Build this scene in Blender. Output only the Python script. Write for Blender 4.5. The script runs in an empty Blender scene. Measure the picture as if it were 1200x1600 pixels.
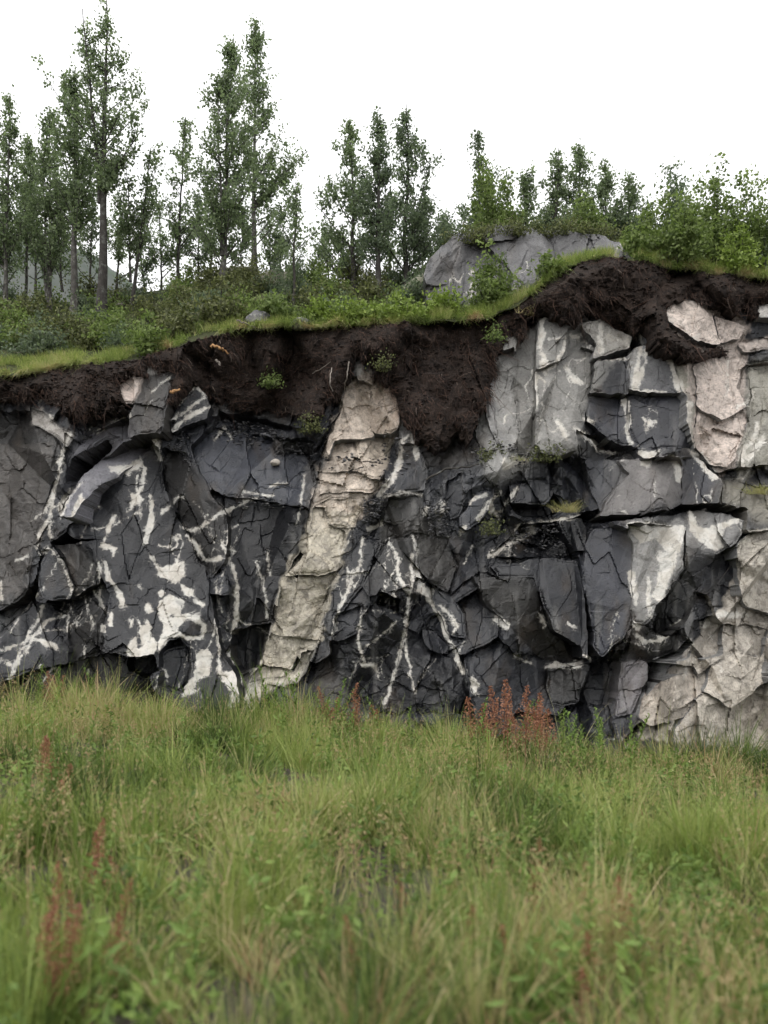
import bpy, math, random
import numpy as np
from mathutils import Vector, noise as mnoise

# ------------------------------------------------------------------ camera, sky, sun, exposure
scene = bpy.context.scene
C = scene.collection
F = 1232.0          # focal length in photo pixels (photo 1200 x 1600)
ZC = 1.6            # eye height (m)
HOR = 1000.0        # photo row of the horizon

cam = bpy.data.cameras.new('camera')
camo = bpy.data.objects.new('camera', cam); C.objects.link(camo)
camo.location = (0, 0, ZC)
camo.rotation_euler = (math.radians(90), 0, 0)
cam.sensor_fit = 'VERTICAL'; cam.sensor_height = 36.0
cam.lens = 36.0 * F / 1600.0
cam.shift_y = (HOR - 800.0) / 1600.0
cam.clip_start = 0.05; cam.clip_end = 3000
cam.dof.use_dof = True
cam.dof.focus_distance = 11.6
cam.dof.aperture_fstop = 1.3
scene.camera = camo

world = bpy.data.worlds.new('World'); scene.world = world
world.use_nodes = True
wn = world.node_tree.nodes; wl = world.node_tree.links
wn.clear()
w_out = wn.new('ShaderNodeOutputWorld')
w_bg = wn.new('ShaderNodeBackground')
w_sky = wn.new('ShaderNodeTexSky'); w_sky.sky_type = 'NISHITA'; w_sky.sun_disc = False
w_sky.sun_elevation = math.radians(63); w_sky.sun_rotation = math.radians(205)
w_sky.dust_density = 6; w_sky.air_density = 1.0
w_mul = wn.new('ShaderNodeMix'); w_mul.data_type = 'RGBA'; w_mul.blend_type = 'MIX'
w_mul.inputs[0].default_value = 0.94
wl.new(w_sky.outputs[0], w_mul.inputs[6])
w_mul.inputs[7].default_value = (12.0, 12.0, 12.05, 1)     # the closed cloud cover
wl.new(w_mul.outputs[2], w_bg.inputs[0])
w_bg.inputs[1].default_value = 0.10
wl.new(w_bg.outputs[0], w_out.inputs[0])

sun = bpy.data.lights.new('sun', 'SUN'); sun.energy = 1.3; sun.angle = math.radians(40)
sun.color = (1.0, 0.97, 0.93)
suno = bpy.data.objects.new('sun', sun); C.objects.link(suno)
suno.rotation_euler = (math.radians(27), 0, math.radians(-25))

scene.view_settings.view_transform = 'Standard'
scene.view_settings.look = 'None'
scene.view_settings.exposure = 0.42
scene.view_settings.gamma = 1.0
scene.view_settings.use_curve_mapping = False
scene.cycles.max_bounces = 4
scene.cycles.diffuse_bounces = 2
scene.cycles.glossy_bounces = 1
scene.cycles.transmission_bounces = 2
scene.cycles.use_adaptive_sampling = True
scene.cycles.adaptive_threshold = 0.04
scene.cycles.transparent_max_bounces = 4

# ------------------------------------------------------------------ helpers
rng = np.random.default_rng(11)

def at(u, v, Y):
    return Vector(((u - 600.0) / F * Y, Y, ZC + (HOR - v) / F * Y))

def mesh_np(name, verts, faces, smooth=False):
    """faces: list of int arrays of shape (n,3) or (n,4)"""
    if not isinstance(faces, (list, tuple)): faces = [faces]
    faces = [np.asarray(f, dtype=np.int32) for f in faces if len(f)]
    verts = np.asarray(verts, dtype=np.float32)
    me = bpy.data.meshes.new(name)
    me.vertices.add(len(verts)); me.vertices.foreach_set('co', verts.ravel())
    nl = sum(f.size for f in faces); nf = sum(len(f) for f in faces)
    me.loops.add(nl); me.polygons.add(nf)
    me.loops.foreach_set('vertex_index', np.concatenate([f.ravel() for f in faces]))
    tot = np.concatenate([np.full(len(f), f.shape[1], np.int32) for f in faces])
    st = np.concatenate([[0], np.cumsum(tot)[:-1]]).astype(np.int32)
    me.polygons.foreach_set('loop_start', st)
    me.polygons.foreach_set('loop_total', tot)
    me.polygons.foreach_set('use_smooth', np.full(nf, bool(smooth)))
    me.update(calc_edges=True)
    return me

def fattr(me, name, data, domain='FACE'):
    a = me.attributes.new(name, 'FLOAT', domain)
    a.data.foreach_set('value', np.asarray(data, np.float32).ravel())

def cattr(me, name, data, domain='POINT'):
    a = me.attributes.new(name, 'FLOAT_COLOR', domain)
    d = np.ones((len(data), 4), np.float32); d[:, :3] = data
    a.data.foreach_set('color', d.ravel())

def link(name, me, mat=None, parent=None, loc=None):
    o = bpy.data.objects.new(name, me); C.objects.link(o)
    if mat is not None and me is not None and not me.materials: me.materials.append(mat)
    if parent is not None: o.parent = parent
    if loc is not None: o.location = loc
    return o

def tag(o, label, cat=None, group=None, kind=None):
    o['label'] = label
    if cat: o['category'] = cat
    if group: o['group'] = group
    if kind: o['kind'] = kind
    return o

ORD = ['first', 'second', 'third', 'fourth', 'fifth', 'sixth', 'seventh', 'eighth', 'ninth', 'tenth', 'eleventh', 'twelfth',
       'thirteenth', 'fourteenth', 'fifteenth', 'sixteenth', 'seventeenth', 'eighteenth', 'nineteenth', 'twentieth']

def vn(x, y, seed=0):
    """2D value noise 0..1"""
    xi = np.floor(x).astype(np.int64); yi = np.floor(y).astype(np.int64)
    fx = x - xi; fy = y - yi
    fx = fx*fx*fx*(fx*(fx*6-15)+10); fy = fy*fy*fy*(fy*(fy*6-15)+10)
    def h(a, b):
        n = (a*374761393 + b*668265263 + seed*1442695041) & 0xffffffff
        n = ((n ^ (n >> 13)) * 1274126177) & 0xffffffff
        n = ((n ^ (n >> 15)) * 2246822519) & 0xffffffff
        return ((n ^ (n >> 16)) & 0xffff) / 65535.0
    a = h(xi, yi); b = h(xi+1, yi); c = h(xi, yi+1); d = h(xi+1, yi+1)
    return (a*(1-fx)+b*fx)*(1-fy) + (c*(1-fx)+d*fx)*fy

def fbm(x, y, seed=0, oct=4, gain=0.5):
    s = 0; a = 1; t = 0
    for i in range(oct):
        s = s + a*(vn(x, y, seed+i*17)-0.5); t += a*0.5; x = x*2.03+11.3; y = y*2.03+5.7; a *= gain
    return s/t

def inpoly(px, py, poly):
    ins = np.zeros(px.shape, bool); n = len(poly)
    for i in range(n):
        x0, y0 = poly[i]; x1, y1 = poly[(i+1) % n]
        if y0 == y1: continue
        c = ((y0 > py) != (y1 > py)) & (px < (x1-x0)*(py-y0)/(y1-y0)+x0)
        ins ^= c
    return ins

def segdist(px, py, a, b):
    ax, ay = a; bx, by = b; dx, dy = bx-ax, by-ay
    t = np.clip(((px-ax)*dx+(py-ay)*dy)/max(dx*dx+dy*dy, 1e-6), 0, 1)
    return np.hypot(px-ax-t*dx, py-ay-t*dy), t

def tube(pts, rad, sides=5):
    pts = np.asarray(pts, float); n = len(pts)
    tan = np.gradient(pts, axis=0)
    tan /= np.linalg.norm(tan, axis=1)[:, None]+1e-9
    ref = np.array([0.3, 0.9, 0.1]); 
    if abs(tan[0] @ ref) > 0.9*np.linalg.norm(ref): ref = np.array([1.0, 0, 0.2])
    A = np.cross(tan, ref); A /= np.linalg.norm(A, axis=1)[:, None]+1e-9
    B = np.cross(tan, A)
    ang = np.arange(sides)*2*math.pi/sides
    r = np.asarray(rad, float)[:, None, None]
    V = pts[:, None, :] + r*(np.cos(ang)[None, :, None]*A[:, None, :] + np.sin(ang)[None, :, None]*B[:, None, :])
    V = V.reshape(-1, 3)
    i = np.arange(n-1)[:, None]*sides; j = np.arange(sides)[None, :]; k = (j+1) % sides
    Q = np.stack([i+j, i+k, i+sides+k, i+sides+j], -1).reshape(-1, 4)
    return V, Q

class Acc:
    def __init__(s): s.v = []; s.q = []; s.n = 0; s.a = []
    def add(s, V, Q, a=None):
        s.v.append(V); s.q.append(np.asarray(Q)+s.n); s.n += len(V)
        if a is not None: s.a.append(np.broadcast_to(a, (len(Q),)))
    def mesh(s, name, smooth=False):
        me = mesh_np(name, np.concatenate(s.v), np.concatenate(s.q), smooth)
        if s.a: fattr(me, 'rnd', np.concatenate(s.a))
        return me

def leaf_quads(cen, length, width, r, up=0.3):
    """random rhombic leaves at the points cen"""
    n = len(cen)
    a = r.normal(size=(n, 3)); a[:, 2] += up*0.0
    a /= np.linalg.norm(a, axis=1)[:, None]
    b = np.cross(a, r.normal(size=(n, 3))); b /= np.linalg.norm(b, axis=1)[:, None]+1e-9
    L = (length*r.uniform(0.6, 1.3, n))[:, None]; W = (width*r.uniform(0.6, 1.3, n))[:, None]
    nn = np.cross(a, b)
    V = np.stack([cen-a*L*0.5, cen+b*W*0.5+nn*W*0.15, cen+a*L*0.5, cen-b*W*0.5+nn*W*0.15], 1).reshape(-1, 3)
    Q = np.arange(4*n).reshape(n, 4)
    return V, Q

# ------------------------------------------------------------------ materials
def mat_new(name):
    m = bpy.data.materials.new(name); m.use_nodes = True
    nt = m.node_tree; nt.nodes.clear()
    o = nt.nodes.new('ShaderNodeOutputMaterial')
    return m, nt, o

def N(nt, t, **kw):
    n = nt.nodes.new(t)
    for k, v in kw.items(): setattr(n, k, v)
    return n

def mixc(nt, fac, a, b, blend='MIX'):
    n = nt.nodes.new('ShaderNodeMix'); n.data_type = 'RGBA'; n.blend_type = blend
    for s, val in ((0, fac), (6, a), (7, b)):
        if isinstance(val, (int, float)): n.inputs[s].default_value = val
        elif isinstance(val, tuple): n.inputs[s].default_value = (*val, 1) if len(val) == 3 else val
        else: nt.links.new(val, n.inputs[s])
    return n.outputs[2]

def noise(nt, coord, scale, detail=6, rough=0.6, dist=0.0):
    n = nt.nodes.new('ShaderNodeTexNoise')
    n.inputs['Scale'].default_value = scale; n.inputs['Detail'].default_value = detail
    n.inputs['Roughness'].default_value = rough; n.inputs['Distortion'].default_value = dist
    nt.links.new(coord, n.inputs['Vector'])
    return n.outputs['Fac']

def mrange(nt, val, a, b, c, d, smooth=False):
    n = nt.nodes.new('ShaderNodeMapRange')
    if smooth: n.interpolation_type = 'SMOOTHSTEP'
    nt.links.new(val, n.inputs[0])
    for i, x in enumerate((a, b, c, d)): n.inputs[i+1].default_value = x
    return n.outputs[0]

def math_n(nt, op, a, b):
    n = nt.nodes.new('ShaderNodeMath'); n.operation = op
    for i, x in enumerate((a, b)):
        if isinstance(x, (int, float)): n.inputs[i].default_value = x
        else: nt.links.new(x, n.inputs[i])
    return n.outputs[0]

def bump(nt, h, strength, dist, prev=None):
    n = nt.nodes.new('ShaderNodeBump'); n.inputs['Strength'].default_value = strength
    n.inputs['Distance'].default_value = dist
    nt.links.new(h, n.inputs['Height'])
    if prev is not None: nt.links.new(prev, n.inputs['Normal'])
    return n.outputs[0]

def mat_rock():
    m, nt, o = mat_new('rock')
    geo = N(nt, 'ShaderNodeNewGeometry'); P = geo.outputs['Position']
    base = N(nt, 'ShaderNodeAttribute', attribute_name='base').outputs['Color']
    vein = N(nt, 'ShaderNodeAttribute', attribute_name='vein').outputs['Fac']
    n1 = noise(nt, P, 5.0, 4, 0.65, 0.4)
    n2 = noise(nt, P, 38.0, 4, 0.7)
    n3 = noise(nt, P, 120.0, 3, 0.75)
    f = math_n(nt, 'MULTIPLY', mrange(nt, n1, 0.25, 0.75, 0.62, 1.38), mrange(nt, n2, 0.25, 0.75, 0.68, 1.32))
    cc = N(nt, 'ShaderNodeCombineColor')
    for i in range(3): nt.links.new(f, cc.inputs[i])
    col = mixc(nt, 1.0, base, cc.outputs[0], 'MULTIPLY')
    sp_ = mrange(nt, n3, 0.52, 0.70, 0.0, 0.5, True)
    col = mixc(nt, sp_, col, mixc(nt, 1.0, col, (1.8, 1.78, 1.75), 'MULTIPLY'))
    # weathering film and dirt on the pale rock
    bl = N(nt, 'ShaderNodeRGBToBW'); nt.links.new(base, bl.inputs[0])
    nd = noise(nt, P, 9.0, 6, 0.72, 0.6)
    dirt = math_n(nt, 'MULTIPLY', mrange(nt, nd, 0.46, 0.66, 0.0, 0.75, True), mrange(nt, bl.outputs[0], 0.15, 0.30, 0.0, 1.0))
    col = mixc(nt, dirt, col, (0.125, 0.110, 0.092))
    # hairline cracks
    wp = N(nt, 'ShaderNodeVectorMath', operation='ADD'); nt.links.new(P, wp.inputs[0])
    wn_ = N(nt, 'ShaderNodeTexNoise'); wn_.inputs['Scale'].default_value = 4.0; wn_.inputs['Detail'].default_value = 3; nt.links.new(P, wn_.inputs['Vector'])
    ws = N(nt, 'ShaderNodeVectorMath', operation='SCALE'); ws.inputs['Scale'].default_value = 0.45; nt.links.new(wn_.outputs['Color'], ws.inputs[0]); nt.links.new(ws.outputs[0], wp.inputs[1])
    def crack(scale, width):
        v = N(nt, 'ShaderNodeTexVoronoi', feature='DISTANCE_TO_EDGE'); v.inputs['Scale'].default_value = scale; nt.links.new(wp.outputs[0], v.inputs['Vector'])
        return mrange(nt, v.outputs['Distance'], 0.0, width, 0.0, 1.0, True)
    cr = crack(3.2, 0.02)
    # thin lichen flecks
    nf = noise(nt, P, 25.0, 5, 0.75)
    col = mixc(nt, mrange(nt, nf, 0.62, 0.74, 0.0, 0.16, True), col, (0.20, 0.205, 0.19))
    # quartz-feldspar veins: signed distance in cm from the vein edge, broken up by noise
    d = math_n(nt, 'ADD', vein, mrange(nt, noise(nt, P, 15.0, 6, 0.8), 0.28, 0.72, -3.3, 2.7))
    d = math_n(nt, 'ADD', d, mrange(nt, n3, 0.2, 0.8, -1.5, 1.5))
    vm = mrange(nt, d, -0.35, 0.35, 1.0, 0.0, True)
    fl = math_n(nt, 'SUBTRACT', nf, mrange(nt, vein, 0.0, 7.0, 0.01, 0.16))
    vm = math_n(nt, 'MAXIMUM', vm, mrange(nt, fl, 0.585, 0.615, 0.0, 0.9, True))
    vc = mixc(nt, mrange(nt, n1, 0.38, 0.60, 0.0, 1.0), (0.70, 0.68, 0.63), (0.44, 0.41, 0.36))
    vc = mixc(nt, mrange(nt, nf, 0.54, 0.66, 0.0, 0.5), vc, (0.20, 0.19, 0.17))
    # branching hairlines that leave the veins
    hl = N(nt, 'ShaderNodeMath', operation='ABSOLUTE'); nt.links.new(math_n(nt, 'SUBTRACT', wn_.outputs['Fac'], 0.5), hl.inputs[0])
    hm = math_n(nt, 'MULTIPLY', mrange(nt, hl.outputs[0], 0.003, 0.009, 0.5, 0.0, True), mrange(nt, vein, 1.5, 6.0, 1.0, 0.0, True))
    vm = math_n(nt, 'MAXIMUM', math_n(nt, 'MULTIPLY', vm, mrange(nt, n1, 0.3, 0.5, 0.5, 1.0)), hm)
    col = mixc(nt, vm, col, vc)
    pg = mrange(nt, bl.outputs[0], 0.10, 0.28, 0.0, 0.45)
    col = mixc(nt, math_n(nt, 'MULTIPLY', mrange(nt, cr, 0, 1, 1.0, 0.0), pg), col, (0.018, 0.017, 0.016))
    b = N(nt, 'ShaderNodeBsdfPrincipled')
    nt.links.new(col, b.inputs['Base Color'])
    nt.links.new(mrange(nt, n2, 0.3, 0.7, 0.22, 0.48), b.inputs['Roughness'])
    b.inputs['Specular IOR Level'].default_value = 0.5
    sm = N(nt, 'ShaderNodeMapping'); sm.inputs['Scale'].default_value = (1.0, 1.0, 3.0); sm.inputs['Rotation'].default_value = (0, 0.25, 0)
    nt.links.new(P, sm.inputs['Vector'])
    nb = bump(nt, noise(nt, sm.outputs[0], 24.0, 6, 0.75), 0.55, 0.022)
    nt.links.new(nb, b.inputs['Normal'])
    nt.links.new(b.outputs[0], o.inputs[0])
    return m

def mat_plain(name, c1, c2, scale=8.0, rough=0.9, bumps=0.5, bdist=0.02, c3=None, s3=30.0, lo=0.35, hi=0.65):
    m, nt, o = mat_new(name)
    P = N(nt, 'ShaderNodeNewGeometry').outputs['Position']
    n1 = noise(nt, P, scale, 8, 0.65, 0.3); n2 = noise(nt, P, scale*7, 5, 0.7)
    col = mixc(nt, mrange(nt, n1, lo, hi, 0, 1), c1, c2)
    if c3: col = mixc(nt, mrange(nt, noise(nt, P, s3, 6, 0.7), 0.52, 0.66, 0, 1, True), col, c3)
    b = N(nt, 'ShaderNodeBsdfPrincipled'); b.inputs['Roughness'].default_value = rough
    b.inputs['Specular IOR Level'].default_value = 0.25
    nt.links.new(col, b.inputs['Base Color'])
    nb = bump(nt, n1, bumps, bdist); nb = bump(nt, n2, bumps, bdist*0.3, nb)
    nt.links.new(nb, b.inputs['Normal'])
    nt.links.new(b.outputs[0], o.inputs[0])
    return m

def mat_leaf(name, stops, trans=0.35, rough=0.55):
    m, nt, o = mat_new(name)
    a = N(nt, 'ShaderNodeAttribute', attribute_name='rnd').outputs['Fac']
    cr = N(nt, 'ShaderNodeValToRGB')
    el = cr.color_ramp.elements
    while len(el) < len(stops): el.new(0.5)
    for e, (p, c) in zip(el, stops): e.position = p; e.color = (*c, 1)
    nt.links.new(a, cr.inputs[0])
    b = N(nt, 'ShaderNodeBsdfPrincipled'); b.inputs['Roughness'].default_value = rough
    b.inputs['Specular IOR Level'].default_value = 0.3
    nt.links.new(cr.outputs[0], b.inputs['Base Color'])
    t = N(nt, 'ShaderNodeBsdfTranslucent')
    tc = mixc(nt, 1.0, cr.outputs[0], (0.95, 1.05, 0.75), 'MULTIPLY')
    nt.links.new(tc, t.inputs[0])
    mx = N(nt, 'ShaderNodeMixShader'); mx.inputs[0].default_value = trans
    nt.links.new(b.outputs[0], mx.inputs[1]); nt.links.new(t.outputs[0], mx.inputs[2])
    nt.links.new(mx.outputs[0], o.inputs[0])
    return m

M = {}
M['rock'] = mat_rock()
M['soil'] = mat_plain('soil', (0.035, 0.030, 0.025), (0.07, 0.06, 0.048), 6, 0.95, 0.8, 0.03, (0.10, 0.095, 0.085), 60)
M['hill'] = mat_plain('hill_soil', (0.030, 0.040, 0.014), (0.055, 0.060, 0.026), 4, 0.95, 0.8, 0.05, (0.035, 0.028, 0.018), 12)
M['peat'] = mat_plain('peat', (0.008, 0.006, 0.0055), (0.034, 0.023, 0.018), 5, 0.95, 1.0, 0.06, (0.060, 0.042, 0.032), 38)
M['root'] = mat_leaf('root_fibre', [(0, (0.008, 0.006, 0.005)), (0.6, (0.036, 0.023, 0.018)), (0.92, (0.10, 0.058, 0.042)), (1, (0.15, 0.12, 0.10))], 0.0, 0.9)
M['bark'] = mat_plain('bark', (0.055, 0.050, 0.045), (0.13, 0.125, 0.115), 14, 0.9, 0.7, 0.01, (0.24, 0.235, 0.21), 9, 0.4, 0.7)
M['bark_dark'] = mat_plain('bark_dark', (0.030, 0.027, 0.024), (0.06, 0.055, 0.05), 14, 0.9, 0.7, 0.01, (0.12, 0.12, 0.11), 10)
M['mountain'] = mat_plain('mountain_slope', (0.070, 0.085, 0.072), (0.115, 0.12, 0.115), 0.05, 0.95, 0.2, 1.0, (0.075, 0.10, 0.07), 0.09)
M['wood'] = mat_plain('broken_wood', (0.30, 0.16, 0.07), (0.42, 0.25, 0.12), 30, 0.8, 0.5, 0.004)
M['drywood'] = mat_plain('dry_wood', (0.16, 0.14, 0.12), (0.28, 0.25, 0.22), 30, 0.85, 0.5, 0.004)
M['stone_pale'] = mat_plain('stone_pale', (0.36, 0.33, 0.29), (0.48, 0.43, 0.38), 10, 0.85, 0.6, 0.02, (0.22, 0.21, 0.18), 25)
M['stone_grey'] = mat_plain('stone_grey', (0.10, 0.10, 0.105), (0.19, 0.185, 0.18), 5, 0.8, 0.8, 0.04, (0.30, 0.30, 0.28), 16)
M['rubble'] = mat_plain('rubble', (0.035, 0.035, 0.038), (0.09, 0.09, 0.095), 12, 0.8, 0.6, 0.02, (0.28, 0.27, 0.25), 7)
M['lichen'] = mat_plain('lichen_rock', (0.17, 0.17, 0.12), (0.26, 0.25, 0.20), 6, 0.9, 0.8, 0.03, (0.09, 0.09, 0.07), 14)
M['leaf'] = mat_leaf('leaf_grey_green', [(0, (0.105, 0.140, 0.080)), (0.5, (0.200, 0.250, 0.145)), (1, (0.30, 0.36, 0.22))], 0.5)
M['leaf_dark'] = mat_leaf('leaf_deep_green', [(0, (0.080, 0.106, 0.072)), (0.5, (0.155, 0.195, 0.128)), (1, (0.24, 0.29, 0.19))], 0.5)
M['leaf_mid'] = mat_leaf('leaf_fresh_green', [(0, (0.095, 0.135, 0.042)), (0.5, (0.185, 0.245, 0.080)), (1, (0.28, 0.345, 0.13))], 0.45)
M['leaf_bright'] = mat_leaf('leaf_yellow_green', [(0, (0.12, 0.17, 0.035)), (0.5, (0.22, 0.30, 0.065)), (1, (0.33, 0.41, 0.11))], 0.35)
M['leaf_olive'] = mat_leaf('leaf_olive', [(0, (0.060, 0.066, 0.030)), (0.5, (0.13, 0.145, 0.060)), (1, (0.22, 0.235, 0.10))], 0.35)
M['grass'] = mat_leaf('grass', [(0.0, (0.050, 0.080, 0.022)), (0.22, (0.150, 0.215, 0.052)), (0.45, (0.300, 0.365, 0.100)),
                                (0.62, (0.40, 0.42, 0.165)), (0.80, (0.52, 0.44, 0.25)), (1.0, (0.45, 0.27, 0.17))], 0.35)
M['rust'] = mat_leaf('rust_red', [(0, (0.19, 0.080, 0.052)), (0.5, (0.34, 0.150, 0.095)), (1, (0.46, 0.24, 0.15))], 0.35)
M['weed'] = mat_leaf('weed_leaf', [(0, (0.08, 0.13, 0.03)), (0.5, (0.16, 0.24, 0.06)), (1, (0.27, 0.36, 0.10))], 0.35)

# ------------------------------------------------------------------ terrain: verge, hillside, mountain
VE_U = [-400, -200, 0, 100, 200, 235, 300, 400, 500, 600, 700, 760, 800, 840, 880, 930, 1000, 1060, 1130, 1200, 1400, 1600]
VE_V = [610, 600, 588, 575, 565, 552, 535, 512, 512, 505, 500, 500, 482, 450, 420, 405, 408, 418, 430, 436, 440, 445]
VR_U = [-400, -200, 0, 150, 250, 330, 400, 470, 550, 620, 680, 760, 900, 1000, 1100, 1200, 1400, 1600]
VR_V = [475, 470, 465, 470, 455, 432, 422, 430, 445, 440, 402, 372, 362, 365, 375, 385, 390, 395]
def v_edge(u):
    u = np.asarray(u, float)
    return np.interp(u, VE_U, VE_V) + 7.0*fbm(u/34.0, u*0+3.0, 15, 4, 0.6)
def v_ridge(u): return np.interp(u, VR_U, VR_V)
def y_lean(v): return 10.0 + (1100.0 - v)/600.0*1.3
def y_edge(u): return y_lean(v_edge(u)) - 0.12
Y_RIDGE = 15.5

def hill_z(x, y):
    x = np.asarray(x, float); y = np.asarray(y, float)
    yy = np.clip(y, 10.5, 40)
    u = np.clip(600 + x/yy*F, -400, 1600)
    ye = y_edge(u)
    t = (yy-ye)/(Y_RIDGE-ye)
    tc = np.clip(t, 0, 1)
    s = tc**0.85
    v = v_edge(u)*(1-s) + v_ridge(u)*s
    z = ZC + (HOR-v)/F*np.minimum(yy, Y_RIDGE)
    z = z - np.clip(yy-Y_RIDGE, 0, None)*0.05
    z = z + 0.10*fbm(x*0.9, y*0.9, 5, 4)*np.clip(t*4, 0, 1)
    return z

def hill_at(u, v):
    """point on the hillside seen at photo pixel (u, v)"""
    ye = float(y_edge(u)); ve = float(v_edge(u)); vr = float(v_ridge(u))
    s = min(max((ve-v)/max(ve-vr, 1), 0.02), 1.0)
    Y = ye + (s**(1/0.85))*(Y_RIDGE-ye)
    x = (u-600)/F*Y
    return Vector((x, Y, float(hill_z(x, Y))))

VB_U = [-400, 0, 200, 400, 600, 800, 1000, 1200, 1600]
ZB = [0.66, 0.62, 0.58, 0.46, 0.26, 0.09, -0.10, -0.20, -0.20]
def verge_z(x, y):
    x = np.asarray(x, float); y = np.asarray(y, float)
    u = 600 + x/10.0*F
    zb = np.interp(u, VB_U, ZB)
    t = np.clip((y-2.0)/8.0, 0, 1.3)
    z = 0.30*(1-t) + zb*t
    return z + 0.16*fbm(x*0.8, y*0.8, 31, 4)*np.clip(y/3, 0, 1) - 0.02

def grid_mesh(name, xs, ys, zf, smooth=True):
    X, Yg = np.meshgrid(xs, ys); Z = zf(X, Yg)
    V = np.stack([X, Yg, Z], -1).reshape(-1, 3)
    nx, ny = len(xs), len(ys)
    i = np.arange(ny-1)[:, None]*nx + np.arange(nx-1)[None, :]
    Q = np.stack([i, i+1, i+1+nx, i+nx], -1).reshape(-1, 4)
    return mesh_np(name, V, Q, smooth)

xs = np.concatenate([np.linspace(-300, -14, 30), np.linspace(-13.5, 13.5, 200), np.linspace(14, 300, 30)])
ys = np.concatenate([np.linspace(-300, -4, 30), np.linspace(-3, 13, 150)])
g = link('ground', grid_mesh('ground', xs, ys, verge_z), M['soil'])
tag(g, 'dark stony soil of the grassy roadside verge', 'ground', kind='structure')

hu = np.concatenate([np.linspace(-6000, -420, 40), np.arange(-400, 1602, 5.0), np.linspace(1620, 7000, 40)])
ht = np.concatenate([np.linspace(0, 1, 90), 1+np.linspace(0.03, 12, 30)])
HU, HT = np.meshgrid(hu, ht)
ye_ = y_edge(np.clip(HU, -400, 1600)); HY = ye_ + HT*(Y_RIDGE-ye_); HX = (HU-600)/F*HY
HV = np.stack([HX, HY, hill_z(HX, HY)], -1).reshape(-1, 3)
ii = np.arange(len(ht)-1)[:, None]*len(hu) + np.arange(len(hu)-1)[None, :]
g = link('hillside', mesh_np('hillside', HV, np.stack([ii, ii+1, ii+1+len(hu), ii+len(hu)], -1).reshape(-1, 4), True), M['hill'])
tag(g, 'green hillside above the rock face', 'hillside', kind='structure')

# far mountain
def mtn_z(x, y):
    e = (x + 128)/330.0*330
    prof = np.interp(x, [-600, -300, -180, -140, -118, -95, -60, 0, 150], [150, 165, 186, 190, 184, 168, 140, 90, 20])
    h = prof*np.exp(-((y-330)/95.0)**2)
    h = h + 16*fbm(x*0.02, y*0.02, 77, 6, 0.6)*np.clip(h/60, 0, 1)
    return h - 25
g = link('mountain', grid_mesh('mountain', np.linspace(-420, 150, 110), np.linspace(180, 520, 70), mtn_z), M['mountain'])
tag(g, 'pale grey mountain slope far behind the left trees', 'mountain', kind='structure')

# ------------------------------------------------------------------ the cliff: traced blocks of rock in relief
STEP = 2.0
U = np.arange(-200, 1402, STEP); Vv = np.arange(340, 1252, STEP)
GU, GV = np.meshgrid(U, Vv)
nU, nV = len(U), len(Vv)
PX = 1/123.2                                    # metres per photo pixel on the mean face

def zz(ox, oy, s): return lambda pts: [(ox+x/s, oy+y/s) for x, y in pts]
Z0 = zz(0, 0, 1); Z3 = zz(0, 500, 3); Z4 = zz(0, 780, 3); Z5 = zz(380, 520, 3); Z6 = zz(380, 800, 3)
Z7 = zz(760, 400, 2.727); Z8 = zz(760, 740, 2.727)

K = (0.050, 0.052, 0.058); KB = (0.046, 0.042, 0.038); SL = (0.082, 0.084, 0.094); G = (0.105, 0.106, 0.110)
GB = (0.115, 0.106, 0.096); W = (0.20, 0.198, 0.19); P = (0.40, 0.36, 0.29); PI = (0.50, 0.43, 0.37); R = (0.54, 0.46, 0.41)
PG = (0.38, 0.345, 0.295); LI = (0.30, 0.285, 0.24); LV = (0.135, 0.132, 0.145)
# polygon, colour, depth (m, + is further back), tilt x, tilt z (+ leans back), roughness, name
BL = []
def B(poly, col, d=0.0, gx=0.0, gz=0.0, ro=1.0, name='rock_block'):
    if name != 'peat': d = d*1.25 if (d >= 0.28 and max(col) < 0.07) else d*0.75
    if name == 'pale_dike_block': d = d*0.35 + 0.02
    BL.append((poly, col, d, gx, gz, ro, name))
# left part
B(Z0([(-200,600),(0,640),(20,645),(50,640),(66,666),(90,680),(97,700),(93,733),(77,760),(66,800),(50,860),(40,940),(0,975),(-200,1000)]), (0.092,0.086,0.080), 0.36, -0.22, 0.10, 1.5)
B(Z3([(145,415),(200,440),(270,510),(340,530),(300,590),(268,545),(150,490)]), (0.30,0.285,0.265), 0.22, 0, 0.3, 1.2)
B(Z3([(330,640),(450,520),(610,450),(650,480),(600,560),(500,570),(380,630)]), LV, 0.05, 0.2, 0.55)
B(Z3([(300,760),(340,640),(500,560),(530,600),(440,690),(380,745)]), K, 0.50, 0, -0.2)
B(Z3([(640,340),(680,265),(740,250),(830,250),(790,340),(770,460),(750,530),(690,535),(600,555),(610,440)]), (0.085,0.078,0.072), -0.10, -0.25, 0.15, 1.6)
B(Z3([(555,300),(610,250),(680,255),(655,335),(620,390),(580,395)]), R, 0.02, 0.1, 0.2, 1.3)
B(Z3([(680,195),(725,205),(725,238),(815,240),(770,257),(680,258)]), (0.5,0.48,0.45), 0.0, 0, 0.4)
B(Z3([(920,305),(965,350),(985,400),(960,460),(880,490),(805,522),(805,470),(850,380)]), SL, 0.02, -0.1, 0.15, 0.6)
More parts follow.
